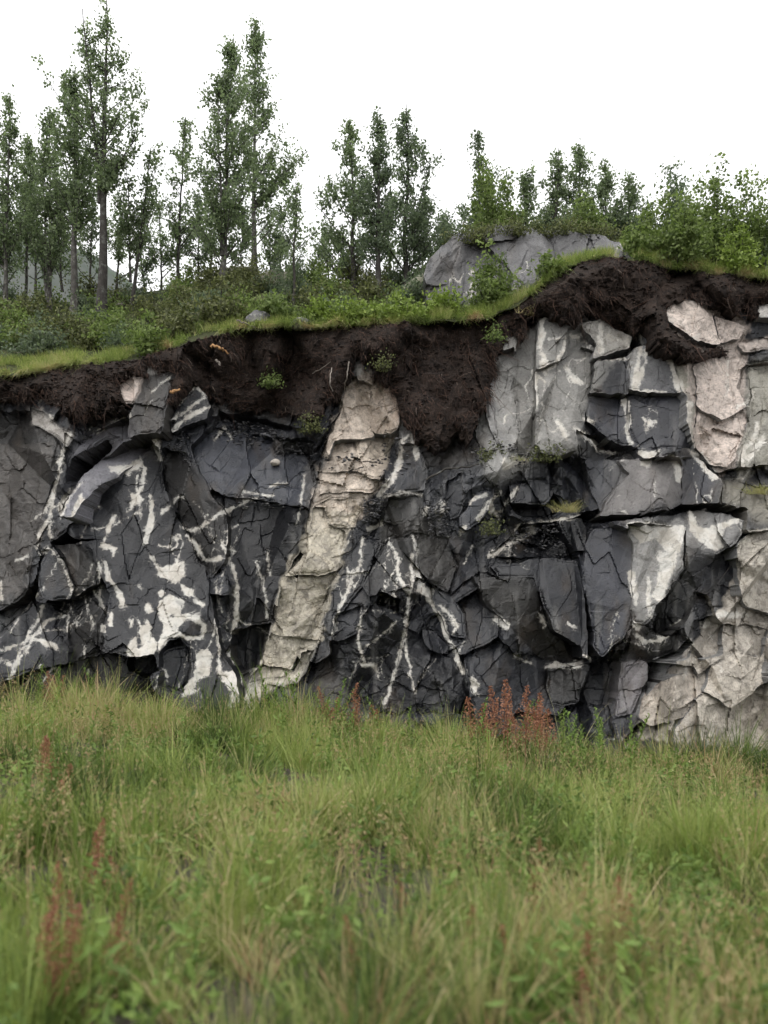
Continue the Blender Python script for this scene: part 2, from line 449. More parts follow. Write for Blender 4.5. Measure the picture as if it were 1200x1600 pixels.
# the big whaleback
B(Z0([(200,690),(232,683),(250,700),(260,735),(255,775),(275,805),(300,850),(322,900),(335,960),(345,1020),(372,1060),(372,1110),(300,1110),(240,1080),(200,1060),(160,1010),(172,930),(150,880),(130,850),(100,870),(80,870),(90,800),(130,745),(160,720)]), (0.058,0.060,0.068), -0.18, 0.10, 0.20, 0.8)
B(Z0([(196,690),(232,683),(236,700),(205,728),(150,765),(112,805),(90,806),(130,742)]), (0.17,0.168,0.185), -0.10, 0.35, 0.95, 0.8)  # highlight strip: upper-left sheen put into a lighter colour, besides the tilt
B(Z0([(256,695),(290,712),(312,730),(332,780),(354,800),(357,850),(350,880),(330,905),(310,880),(290,830),(262,780),(250,740)]), (0.040,0.035,0.030), -0.06, -0.75, -0.12, 0.7)  # dark brown right face, colour deepened further to paint its shaded side
B(Z0([(298,700),(330,665),(400,680),(440,690),(480,715),(492,760),(482,795),(420,785),(360,775),(334,768),(308,735)]), (0.110,0.114,0.128), 0.10, 0.05, 0.60, 1.2)
B(Z0([(340,640),(400,655),(470,668),(495,690),(485,700),(425,682),(330,668)]), G, 0.30, 0, 0.5, 2.0)
B(Z0([(350,772),(482,792),(475,850),(445,900),(432,930),(420,975),(385,990),(362,965),(355,900),(357,840)]), (0.048,0.048,0.052), 0.0, 0.05, -0.10, 1.1)
B(Z0([(362,985),(424,972),(416,1010),(402,1045),(375,1055),(358,1020)]), K, 0.42, 0, -0.2)
B(Z0([(424,680),(488,690),(489,713),(430,713)]), KB, 0.30, 0, -0.2)  # black shadow on the ledge, put in as a recess of dark colour
# left foot
B(Z4([(-300,560),(0,520),(100,455),(185,375),(172,460),(180,482),(90,570),(30,610),(0,650),(-300,800)]), (0.085,0.092,0.088), 0.06, 0.35, 0.35)
B(Z4([(190,300),(238,225),(300,300),(342,420),(330,482),(260,492),(200,462),(178,400)]), SL, -0.16, 0.1, 0.12, 0.5)
B(Z4([(250,217),(350,217),(452,300),(440,400),(350,462),(342,420),(300,300)]), GB, -0.05, -0.35, 0.10)
B(Z4([(318,110),(400,95),(505,150),(480,182),(360,192),(308,150)]), G, -0.05, 0, 0.2)
B(Z4([(236,205),(310,150),(365,195),(480,185),(350,216),(250,217)]), K, 0.40)
B(Z4([(-300,820),(0,640),(180,470),(292,540),(270,600),(312,690),(200,740),(150,810),(50,870),(-300,960)]), SL, -0.10, 0.25, 0.30, 0.9)
B(Z4([(328,560),(440,470),(505,560),(480,700),(400,800),(320,800),(312,690),(310,640)]), KB, 0.06, -0.15, -0.10)
B(Z4([(205,480),(345,470),(315,545),(292,540)]), K, 0.35)
B(Z4([(0,860),(150,800),(330,770),(480,720),(620,740),(700,800),(720,900),(0,1000)]), KB, 0.22, 0, -0.1)
B(Z4([(590,735),(720,730),(740,800),(690,840),(600,800)]), K, 0.40)
B(Z4([(750,720),(835,650),(885,700),(905,780),(890,860),(840,900),(740,880),(745,780)]), SL, -0.20, 0.05, 0.05, 0.6)
B(Z4([(745,725),(790,665),(845,655),(860,690),(800,700)]), K, 0.12)
# pale dike
DK = 'pale_dike_block'
B(Z5([(530,150),(560,150),(565,225),(535,225)]), W, 0.12, 0,0,1, DK)
B(Z5([(490,280),(530,230),(560,225),(600,245),(590,420),(620,480),(560,490),(520,495),(430,505),(400,575),(388,540),(430,440),(470,350)]), (0.40,0.335,0.28), 0.05, 0.1, 0.25, 1.8, DK)
B(Z5([(600,245),(625,195),(700,280),(732,360),(722,440),(690,470),(620,470),(590,420)]), (0.44,0.345,0.275), 0.0, -0.15, 0.15, 1.8, DK)
B(Z5([(520,495),(620,470),(690,470),(700,490),(682,600),(620,612),(540,612)]), P, 0.02, 0, 0.25, 2.2, DK)
B(Z5([(400,575),(430,505),(520,495),(540,612),(682,600),(640,690),(520,655),(370,662)]), (0.27,0.235,0.20), 0.0, 0, 0.4, 2.2, DK)
B(Z5([(365,660),(520,652),(640,690),(602,748),(440,748),(358,755)]), (0.54,0.46,0.39), -0.10, 0, 0.30, 1.5, DK)
B(Z5([(330,808),(400,776),(560,786),(545,860),(520,910),(420,918),(395,850)]), (0.46,0.39,0.31), -0.06, 0, 0.15, 2.0, DK)
B(Z6([(318,75),(330,-25),(385,-30),(400,60),(480,90),(470,170),(440,270),(370,290),(250,300),(190,300),(268,230),(300,150)]), (0.42,0.38,0.30), -0.08, 0.05, 0.20, 1.5, DK)
B(Z6([(188,300),(250,298),(370,288),(440,268),(412,400),(372,460),(362,560),(345,600),(230,580),(130,570),(160,470),(168,400)]), (0.36,0.325,0.255), -0.10, 0.0, 0.16, 1.7, DK)
B(Z6([(130,568),(230,580),(345,600),(340,655),(275,650),(240,692),(220,740),(85,712),(95,640)]), (0.44,0.41,0.34), -0.16, 0.0, 0.25, 1.6, DK)
B(Z6([(80,715),(160,730),(235,742),(280,660),(335,655),(300,730),(260,800),(100,812),(35,800)]), (0.36,0.34,0.29), -0.10, 0, 0.15, 1.8, DK)
B(Z6([(28,800),(200,760),(195,812),(100,812),(60,920),(0,960),(-10,900)]), (0.48,0.46,0.41), -0.14, 0, 0.30, 1.4, DK)
# middle, right of the dike
B(Z5([(700,640),(830,550),(866,640),(850,742),(760,752),(655,760)]), G, -0.05, -0.1, 0.25)
B(Z5([(740,380),(790,460),(800,520),(735,520),(725,450)]), W, 0.05, 0, 0.2, 1.4)
B(Z5([(835,560),(960,520),(1080,560),(1090,620),(960,640),(870,640)]), GB, 0.10, -0.05, 0.3, 1.3)
B(Z5([(685,768),(835,770),(842,860),(700,900),(655,880),(675,800)]), (0.112,0.108,0.10), -0.02, 0, 0.12)
B(Z5([(950,700),(1030,650),(1035,780),(1010,860),(960,880),(940,800)]), SL, 0.05, -0.15, 0.1)
B(Z5([(1015,860),(1110,730),(1180,730),(1150,830),(1100,890),(1040,920),(1010,900)]), (0.10,0.102,0.11), -0.06, 0.1, 0.25, 0.7)
B(Z6([(690,130),(800,95),(830,200),(790,350),(690,372),(588,392),(558,345),(662,180)]), (0.098,0.096,0.096), -0.10, 0, 0.18, 0.8)
B(Z6([(805,95),(960,120),(1000,250),(960,380),(880,330),(800,300)]), GB, -0.02, -0.1, 0.2, 1.5)
B(Z6([(880,330),(960,380),(1040,480),(1035,600),(960,560),(900,430)]), G, 0.0, -0.2, 0.1)
B(Z6([(420,320),(500,200),(560,125),(655,150),(600,250),(560,345),(490,430),(410,610),(375,560)]), (0.062,0.064,0.070), -0.06, 0.1, 0.05, 0.9)
B(Z6([(400,605),(520,560),(640,355),(745,395),(765,480),(900,560),(1000,640),(1035,760),(1080,950),(600,960),(420,740)]), (0.050,0.050,0.055), 0.20, 0, -0.15, 1.6)
B(Z6([(625,430),(730,465),(845,510),(822,565),(760,545),(655,465)]), SL, 0.12, 0, 0.35)
B(Z6([(838,550),(900,558),(955,620),(962,662),(920,664),(850,625)]), SL, 0.06, -0.1, 0.3)
B(Z6([(640,370),(740,400),(730,465),(620,430)]), K, 0.35)
B(Z6([(440,470),(555,440),(540,560),(470,600),(410,600)]), SL, 0.02, 0, 0.12)
# right wall, upper
B(Z7([(15,420),(122,380),(132,480),(112,560),(132,720),(132,832),(60,832),(5,700)]), (0.155,0.152,0.15), 0.05, 0.25, 0.10)
B(Z7([(130,300),(212,285),(212,480),(202,800),(150,822),(132,720),(114,560),(130,450)]), KB, 0.16, 0, 0)
B(Z7([(214,285),(260,255),(335,225),(352,280),(332,400),(302,470),(252,492),(214,482)]), (0.14,0.137,0.13), -0.08, 0, 0.20)
B(Z7([(214,492),(320,442),(400,378),(472,400),(452,500),(442,600),(422,700),(384,832),(310,852),(240,842),(206,800)]), (0.165,0.16,0.15), -0.06, 0.1, 0.16)
B(Z7([(335,225),(480,250),(480,275),(410,305),(470,375),(400,376),(340,430),(335,400),(355,280)]), KB, 0.10, 0, 0, 1.5)
B(Z7([(405,298),(480,268),(545,308),(622,340),(605,392),(500,420),(448,442),(470,370)]), (0.30,0.28,0.25), -0.05, 0, 0.2)
B(Z7([(462,452),(580,432),(617,400),(612,560),(602,592),(440,582),(456,500)]), (0.074,0.075,0.084), -0.12, 0.05, 0.02, 0.5)
B(Z7([(618,392),(742,368),(784,420),(836,582),(700,584),(610,566)]), (0.125,0.125,0.13), -0.16, 0, 0.10, 0.5)
B(Z7([(610,592),(700,592),(855,600),(884,822),(640,824),(602,700)]), (0.095,0.095,0.106), -0.02, -0.05, 0.10, 0.6)
B(Z7([(438,592),(602,600),(602,700),(640,824),(560,800),(470,740),(428,700)]), (0.110,0.110,0.122), 0.0, 0.05, 0.12, 0.9)
B(Z7([(385,735),(440,780),(470,835),(560,830),(480,880),(400,860)]), KB, 0.22)
B(Z7([(784,420),(850,425),(888,480),(900,570),(890,640),(888,820),(860,700),(850,600),(836,582)]), LI, -0.05, 0, 0.15, 1.3)
B(Z7([(880,470),(960,432),(1092,430),(1102,470),(1072,560),(1112,642),(1000,700),(895,645),(902,570)]), R, -0.12, 0.05, 0.18, 1.0, 'granite_block')
B(Z7([(895,648),(1000,702),(1112,645),(1102,742),(1062,862),(1020,902),(950,882),(890,802)]), (0.42,0.355,0.315), -0.08, 0, 0.05, 1.6, 'granite_block')
B(Z7([(765,212),(900,193),(965,260),(1002,372),(900,362),(820,312),(768,272)]), (0.52,0.46,0.41), 0.0, 0, 0.25, 1.2, 'granite_block')
B(Z7([(970,255),(1115,300),(1082,352),(1002,372)]), (0.42,0.36,0.33), 0.06, 0, 0.2, 1.4, 'granite_block')
B(Z7([(1152,198),(1500,185),(1500,275),(1170,265)]), (0.52,0.50,0.47), 0.05, 0, 0.25, 1.0, 'granite_block')
B(Z7([(1078,372),(1200,343),(1500,340),(1500,405),(1100,402)]), (0.46,0.40,0.36), 0.0, 0, 0.25, 1.0, 'granite_block')
B(Z7([(1112,470),(1200,458),(1800,450),(1800,800),(1120,902),(1080,902),(1112,740),(1132,600)]), (0.17,0.165,0.14), 0.02, 0, 0.10, 1.3)
B(Z7([(1085,480),(1110,470),(1135,600),(1112,640),(1072,560)]), KB, 0.14)
# right wall, lower
B(Z8([(478,175),(540,70),(610,0),(560,-60),(820,-70),(840,0),(830,132),(790,150),(740,112),(680,172)]), (0.130,0.122,0.118), -0.10, 0, 0.16, 0.7)
B(Z8([(832,130),(842,0),(830,-70),(900,-75),(960,-10),(1002,20),(1000,122)]), (0.105,0.105,0.118), -0.08, -0.15, 0.12, 0.6)
B(Z8([(420,-60),(560,-60),(610,0),(540,70),(480,150),(450,100)]), (0.12,0.12,0.125), 0.05, 0, 0.1)
B(Z8([(330,200),(480,176),(680,172),(850,132),(1000,124),(1110,150),(1110,210),(860,160),(700,185),(440,215)]), K, 0.34)
B(Z8([(1000,20),(1200,60),(1800,60),(1800,220),(1130,215),(1110,150),(1010,120)]), (0.15,0.14,0.115), 0.05, 0, 0.4, 1.8)
B(Z8([(20,392),(250,360),(392,370),(412,480),(422,600),(432,790),(400,790),(380,722),(300,682),(240,560),(200,440),(60,450)]), (0.088,0.089,0.098), -0.14, -0.02, 0.12, 0.5)
B(Z8([(-60,440),(200,445),(240,560),(300,690),(402,740),(412,802),(270,802),(200,762),(100,652),(0,560)]), (0.055,0.048,0.038), -0.02, 0.25, -0.30, 0.9)
B(Z8([(436,250),(560,220),(622,238),(622,602),(592,682),(500,782),(462,742),(432,560),(420,400)]), (0.082,0.084,0.100), -0.16, 0.02, 0.10, 0.5)
B(Z8([(602,210),(852,220),(832,402),(792,482),(722,562),(682,642),(622,642),(624,300)]), (0.175,0.172,0.165), -0.14, -0.12, 0.08, 0.8)
B(Z8([(852,310),(982,340),(922,432),(882,562),(842,642),(762,702),(702,692),(722,562),(802,472),(842,402)]), (0.042,0.042,0.042), 0.10, -0.35, -0.40, 0.9)
B(Z8([(862,160),(1040,170),(1112,212),(1062,292),(982,342),(852,310)]), (0.155,0.152,0.148), -0.06, -0.1, 0.25, 0.9)
B(Z8([(20,345),(150,212),(300,200),(312,205),(400,360),(250,358),(60,352)]), (0.05,0.05,0.052), 0.02, 0, 0.75, 2.6)
B(Z8([(310,198),(412,198),(432,325),(382,332),(332,262)]), K, -0.04, -0.2, 0.0, 0.8)
B(Z8([(98,50),(250,28),(292,80),(262,132),(108,122)]), SL, -0.05, 0, 0.25)
B(Z8([(100,120),(265,130),(290,85),(330,150),(250,190),(120,180)]), K, 0.30, 0, 0.2)
B(Z8([(440,800),(560,782),(572,850),(542,982),(480,1002),(400,972),(412,872)]), K, 0.34)
B(Z8([(572,800),(692,792),(682,882),(642,962),(622,1032),(550,1032),(560,900)]), (0.165,0.155,0.16), 0.08, -0.1, 0.18, 0.8)
B(Z8([(268,832),(440,815),(412,902),(392,982),(280,982),(255,902)]), KB, 0.0, 0, 0.0)
B(Z8([(660,960),(722,900),(800,860),(882,840),(922,932),(842,1042),(700,1072),(650,1040)]), (0.31,0.265,0.23), -0.10, 0.15, 0.20, 1.5, 'granite_block')
B(Z8([(800,800),(862,782),(960,645),(1102,642),(1200,660),(1180,780),(1060,760),(960,820),(900,860),(880,830)]), (0.24,0.225,0.20), 0.0, 0.1, 0.2, 2.0, 'granite_block')
B(Z8([(925,930),(960,820),(1060,760),(1185,785),(1230,850),(1100,960),(1040,1000)]), (0.40,0.365,0.31), -0.12, 0.0, 0.35, 1.2, 'granite_block')
B(Z8([(840,1042),(925,930),(1040,1000),(1100,960),(1230,860),(1800,860),(1800,1400),(840,1400),(800,1100)]), (0.36,0.33,0.285), -0.16, 0.05, 0.20, 1.5, 'granite_block')
B(Z8([(1062,300),(1132,250),(1200,240),(1800,240),(1800,640),(1200,600),(1100,562),(1072,450)]), LI, 0.0, 0.1, 0.15, 1.6, 'granite_block')
B(Z8([(880,622),(960,600),(1012,642),(1002,782),(900,802),(858,702)]), K, 0.26, 0, 0, 1.8)
B(Z8([(690,805),(800,760),(860,702),(882,722),(800,802),(722,902),(680,962)]), K, 0.42)
B(Z8([(622,645),(682,642),(760,702),(850,650),(860,700),(800,760),(690,800),(570,785)]), (0.075,0.072,0.065), 0.10, 0, -0.25, 1.5)
# peat bank (three traced outlines)
NPB = len(BL)
PB = [
 [(-200,560),(0,560),(235,530),(240,575),(222,595),(205,595),(190,612),(196,630),(165,638),(148,655),(122,652),(92,630),(60,618),(20,622),(-200,628)],
 [(228,540),(300,500),(620,480),(785,470),(790,520),(772,560),(764,620),(748,650),(735,690),(715,672),(690,705),(660,690),(645,660),(622,640),(610,600),(588,596),(575,560),(556,556),(545,590),(520,625),(498,650),(460,646),(420,640),(385,645),(345,622),(322,612),(305,595),(285,610),(262,630),(258,590),(250,578)],
 [(760,520),(800,440),(880,380),(1000,380),(1400,380),(1400,470),(1200,478),(1188,500),(1170,475),(1145,488),(1110,470),(1075,468),(1042,475),(1040,505),(1080,540),(1140,548),(1120,560),(1070,560),(1030,545),(1012,505),(985,520),(945,505),(920,485),(895,500),(872,492),(850,478),(830,490),(822,520),(800,515),(775,560)],
]
for p in PB: B(p, (0.03,0.02,0.015), -0.14, 0, 0.1, 1.9, 'peat')

# rock that sticks out through the peat
B(Z3([(640,340),(680,265),(740,250),(830,250),(790,340),(770,460),(750,530),(690,535),(600,555),(610,440)]), (0.105,0.096,0.088), -0.22, -0.25, 0.15, 1.4)
B(Z3([(545,300),(610,250),(682,255),(655,335),(620,390),(580,395)]), R, -0.16, 0.1, 0.2, 1.3)
B(Z3([(676,195),(725,205),(725,238),(818,240),(770,257),(680,258)]), (0.5,0.48,0.45), -0.24, 0, 0.4)
B(Z3([(920,300),(968,350),(990,400),(965,465),(880,495),(800,527),(800,470),(850,380)]), SL, -0.16, -0.1, 0.25, 0.5)
B(Z3([(140,405),(205,432),(280,505),(350,530),(305,595),(266,550),(150,490)]), (0.34,0.32,0.295), 0.0, 0, 0.3, 1.2)
B(Z5([(530,150),(562,150),(568,225),(535,225)]), (0.30,0.29,0.27), -0.12, 0,0,1, DK)
B(Z5([(480,290),(530,230),(560,225),(604,245),(590,420),(620,480),(560,490),(520,495),(430,505),(400,575),(388,540),(430,440),(465,350)]), (0.40,0.335,0.28), -0.10, 0.1, 0.25, 1.6, DK)
B(Z5([(600,245),(625,190),(704,280),(738,360),(724,440),(690,470),(620,470),(590,420)]), (0.44,0.345,0.275), -0.14, -0.15, 0.15, 1.6, DK)
B(Z7([(765,212),(900,193),(965,260),(1002,372),(900,362),(820,312),(768,272)]), (0.54,0.48,0.43), -0.20, 0, 0.25, 1.2, 'granite_block')
B(Z7([(975,262),(1115,300),(1085,352),(1002,368)]), (0.42,0.36,0.33), -0.14, 0, 0.2, 1.4, 'granite_block')
B(Z7([(1152,198),(1500,185),(1500,275),(1170,265)]), (0.52,0.50,0.47), -0.16, 0, 0.25, 1.0, 'granite_block')
B(Z7([(405,298),(480,268),(545,308),(622,340),(605,392),(500,420),(448,442),(470,370)]), (0.34,0.32,0.285), -0.14, 0, 0.2)
# vein polylines (half width in photo px) and vein patches
VL = []
def VN(pts, w): VL.append((pts, w))
for pts, w in [
 ([(320,530),(290,620),(265,740),(235,850),(210,900)], 2.6), ([(730,570),(752,640)], 4.5), ([(655,640),(680,700),(670,780),(610,880)], 2.8),
 ([(280,890),(330,800)], 4), ([(760,910),(830,835),(862,832)], 2.2), ([(1050,905),(1100,870),(1210,830)], 1.6),
 ([(808,467),(890,412),(962,350)], 1.5), ([(808,516),(870,462),(985,402)], 2.6), ([(845,395),(885,330),(925,312),(960,350)], 2.0),
 ([(450,525),(540,480),(610,450)], 1.6), ([(720,330),(800,270)], 1.2), ([(1090,560),(1060,500),(1010,560)], 1.2)]: VN(Z3(pts), w)
for pts, w in [
 ([(700,-10),(712,90),(685,205)], 3.0), ([(540,80),(520,110),(492,190)], 3.2), ([(485,212),(540,225),(535,262)], 3.2), ([(300,0),(280,70)], 3.4),
 ([(1095,32),(990,90),(930,130),(890,148),(845,125)], 2.4), ([(870,172),(930,230),(960,292),(1080,280)], 2.4),
 ([(1040,200),(1062,270),(1100,320),(1112,460),(1080,665)], 2.9), ([(1020,605),(1030,825)], 2.4), ([(1070,180),(1075,255)], 2.0),
 ([(505,352),(560,440),(572,492)], 2.4), ([(168,232),(190,160),(230,90),(240,0)], 2.2), ([(242,182),(232,110)], 1.6),
 ([(345,468),(430,422),(470,460),(492,530)], 1.4), ([(318,530),(315,622)], 1.6), ([(1010,420),(1042,530)], 1.5), ([(525,535),(520,592)], 2.4),
 ([(186,262),(235,230),(290,300),(342,462)], 1.3), ([(0,708),(80,690),(160,645),(222,572),(302,540)], 2.4), ([(158,650),(262,702)], 3.0),
 ([(205,500),(140,640),(60,800)], 2.2), ([(40,840),(130,705),(160,650)], 2.2), ([(0,750),(60,790)], 1.8), ([(460,300),(470,400),(480,500)], 1.6),
 ([(490,290),(505,372)], 3.0), ([(740,835),(765,800),(785,850)], 1.6), ([(1085,715),(1098,765)], 3.8), ([(10,380),(0,470)], 1.8), ([(75,290),(130,270)], 2.0),
 ([(690,500),(710,520)], 3), ([(920,480),(950,500)], 3), ([(830,280),(835,290)], 3), ([(755,435),(756,437)], 3.5), ([(655,405),(660,408)], 2.5)]: VN(Z4(pts), w)
for pts, w in [
 ([(560,130),(550,230),(502,340),(440,490),(420,575)], 2.0), ([(685,148),(720,200),(730,310),(785,400),(770,480),(745,620),(690,830),(662,905)], 2.2),
 ([(792,200),(785,400)], 1.8), ([(758,500),(765,640),(782,745),(808,852)], 1.4), ([(868,390),(930,500),(965,600),(1020,720),(1032,745)], 2.6),
 ([(1068,785),(1092,852)], 3.0), ([(560,470),(545,600),(572,712)], 1.6), ([(568,722),(612,714),(632,765)], 2.6), ([(925,438),(1002,530),(990,560)], 1.8),
 ([(65,230),(90,330),(108,492)], 1.3), ([(120,180),(125,300)], 1.0), ([(808,260),(830,360),(880,372)], 4.5), ([(580,90),(650,60)], 2.6), ([(800,120),(815,200)], 2)]: VN(Z6(pts), w)
for pts, w in [
 ([(745,522),(730,600),(690,692),(635,765)], 3.0), ([(790,485),(812,585)], 3.2), ([(285,668),(270,800),(248,900)], 1.4), ([(660,770),(740,745),(832,766)], 1.8),
 ([(770,480),(735,512)], 2.2), ([(1060,800),(1090,770),(1140,752)], 2), ([(1180,760),(1160,800),(1170,850),(1200,870)], 2.6), ([(1010,940),(1035,905)], 2.4),
 ([(1100,870),(1150,790)], 2), ([(0,745),(140,760)], 1.2), ([(130,715),(200,705)], 1.4), ([(930,860),(935,800)], 3.2), ([(865,820),(862,850)], 4)]: VN(Z5(pts), w)
for pts, w in [
 ([(238,268),(232,400),(256,490)], 4.6), ([(335,340),(322,400),(290,470),(256,490)], 2.2), ([(362,165),(355,285)], 2.2), ([(335,470),(370,520),(410,542)], 3.0),
 ([(650,400),(645,470),(635,560)], 4), ([(690,390),(672,470),(650,540)], 2.6), ([(760,425),(800,500),(832,575)], 4.0), ([(630,575),(760,580)], 1.6),
 ([(378,730),(440,782),(472,832),(545,832)], 3.4), ([(1132,580),(1130,610),(1080,640)], 3.4), ([(1150,715),(1130,790),(1090,842),(1080,935)], 3.8),
 ([(1180,785),(1110,862)], 3.4), ([(270,350),(330,345)], 1.2), ([(420,690),(440,705)], 2.5), ([(215,500),(212,640)], 2.4), ([(300,700),(340,780)], 2.4),
 ([(480,442),(585,432)], 2.0), ([(590,620),(610,800)], 3.0), ([(700,230),(728,300)], 4.5), ([(480,300),(490,400)], 4), ([(660,345),(745,342)], 2),
 ([(860,640),(870,800)], 4.0), ([(800,870),(830,960)], 5), ([(360,330),(395,345)], 3)]: VN(Z7(pts), w)
for pts, w in [
 ([(872,160),(882,240),(960,246),(1055,200)], 3.6), ([(262,828),(340,810),(402,815)], 3.4), ([(690,440),(690,600)], 2.6), ([(620,640),(640,660)], 4),
 ([(20,345),(85,310)], 3), ([(50,170),(20,150),(20,110),(60,80)], 3), ([(660,710),(720,720),(770,690)], 3), ([(230,600),(250,650)], 2.6),
 ([(340,640),(370,655)], 2), ([(40,620),(90,650)], 3), ([(240,205),(400,190)], 2.4), ([(130,780),(190,800)], 3.4), ([(640,690),(690,720)], 3.2), ([(60,170),(130,60)], 2),
 ([(920,640),(1000,600),(1120,605)], 3.6), ([(830,630),(790,660)], 2.4), ([(620,420),(640,560)], 4), ([(410,780),(440,790)], 3), ([(960,230),(1000,310)], 3)]: VN(Z8(pts), w)
rv = np.random.default_rng(66)
for (ua, ub, va, vb_, cnt, ang0) in ((70, 380, 700, 1070, 26, 1.75), (500, 740, 800, 1090, 16, 1.9), (770, 1150, 480, 1000, 18, 1.5), (0, 160, 900, 1060, 10, 2.4)):
    for _ in range(cnt):
        x, y = rv.uniform(ua, ub), rv.uniform(va, vb_); a = ang0+rv.normal(0, .35); L = rv.uniform(25, 110); pts = [(x, y)]
        for q in range(4):
            a += rv.normal(0, .22); x += math.cos(a)*L/4; y += math.sin(a)*L/4; pts.append((x, y))
        VN(pts, rv.uniform(-1.4, 0.5))
VP = [Z4([(745,480),(800,450),(860,470),(850,545),(930,535),(972,590),(940,655),(880,662),(840,640),(790,650),(745,712),(735,680),(770,600),(748,560)]),
      Z4([(640,555),(662,600),(700,560),(708,640),(732,690),(720,732),(650,737),(590,730),(600,680),(630,650),(655,640)]),
      Z4([(920,720),(970,700),(992,740),(980,820),(930,850),(900,905),(850,922),(870,880),(912,830)]),
      Z4([(1018,818),(1100,800),(1132,800),(1132,900),(1100,985),(1060,985),(1085,900),(1040,850)]),
      Z4([(838,380),(900,415),(912,462),(870,452)]), Z4([(590,52),(640,20),(675,0),(640,-25),(612,-35),(622,10)]),
      Z4([(360,20),(400,-5),(412,60),(372,92),(320,80)]), Z4([(718,300),(760,312),(862,290),(872,352),(812,392),(750,362)]),
      Z3([(508,690),(600,680),(650,640),(668,690),(622,702),(602,722),(520,712)]), Z3([(350,870),(390,810),(412,900),(402,960),(348,945)]),
      Z4([(475,588),(498,588),(498,622),(475,618)]), Z4([(600,560),(620,560),(612,600)]), Z4([(695,265),(725,270),(720,295),(700,290)]),
      Z8([(600,210),(700,210),(852,225),(822,345),(762,322),(722,282),(650,300)]), Z8([(730,330),(815,330),(790,420),(775,480),(740,545),(705,520),(735,450)]),
      Z8([(880,250),(960,252),(1010,240),(990,330),(930,310)]), Z8([(80,312),(130,220),(240,198),(300,195),(232,242),(150,285)]),
      Z8([(70,-60),(110,-75),(185,-60),(180,-40),(75,-10)]), Z7([(860,825),(920,830),(990,940),(960,950)]),Z7([(640,835),(740,830),(690,900),(660,890)])]
VHOLE = [Z4([(848,590),(900,555),(948,590),(932,640),(870,642),(832,612)]), Z4([(790,545),(815,538),(818,560),(795,565)]), Z4([(635,600),(650,600),(665,690),(645,700)])]

# domain-warped lookup so that traced edges break naturally
wu = GU + 5.0*fbm(GU/26, GV/26, 3, 4, 0.6); wv = GV + 5.0*fbm(GU/26, GV/26, 9, 4, 0.6)
cu = 0.25*(wu[:-1,:-1]+wu[1:,:-1]+wu[:-1,1:]+wu[1:,1:]); cv = 0.25*(wv[:-1,:-1]+wv[1:,:-1]+wv[:-1,1:]+wv[1:,1:])
gcu = GU[:-1,:-1]+STEP/2; gcv = GV[:-1,:-1]+STEP/2

def voro(px, py, seeds, ax=1.0, ay=1.0):
    best = np.full(px.shape, 1e18); idx = np.zeros(px.shape, np.int32)
    cell = 120.0
    for i, (sx, sy) in enumerate(seeds):
        x0 = np.searchsorted(U, sx-cell); x1 = np.searchsorted(U, sx+cell)
        y0 = np.searchsorted(Vv, sy-cell); y1 = np.searchsorted(Vv, sy+cell)
        x1 = min(x1, px.shape[1]); y1 = min(y1, px.shape[0])
        if x1 <= x0 or y1 <= y0: continue
        d = ((px[y0:y1, x0:x1]-sx)*ax)**2 + ((py[y0:y1, x0:x1]-sy)*ay)**2
        b = best[y0:y1, x0:x1]; m = d < b
        b[m] = d[m]; idx[y0:y1, x0:x1][m] = i
    return idx

def seeds(cell, r):
    a = np.arange(-210, 1420, cell); b = np.arange(335, 1260, cell)
    A, Bb = np.meshgrid(a, b)
    return np.stack([A+r.uniform(-.5,.5,A.shape)*cell, Bb+r.uniform(-.5,.5,A.shape)*cell], -1).reshape(-1, 2)

r1 = np.random.default_rng(5)
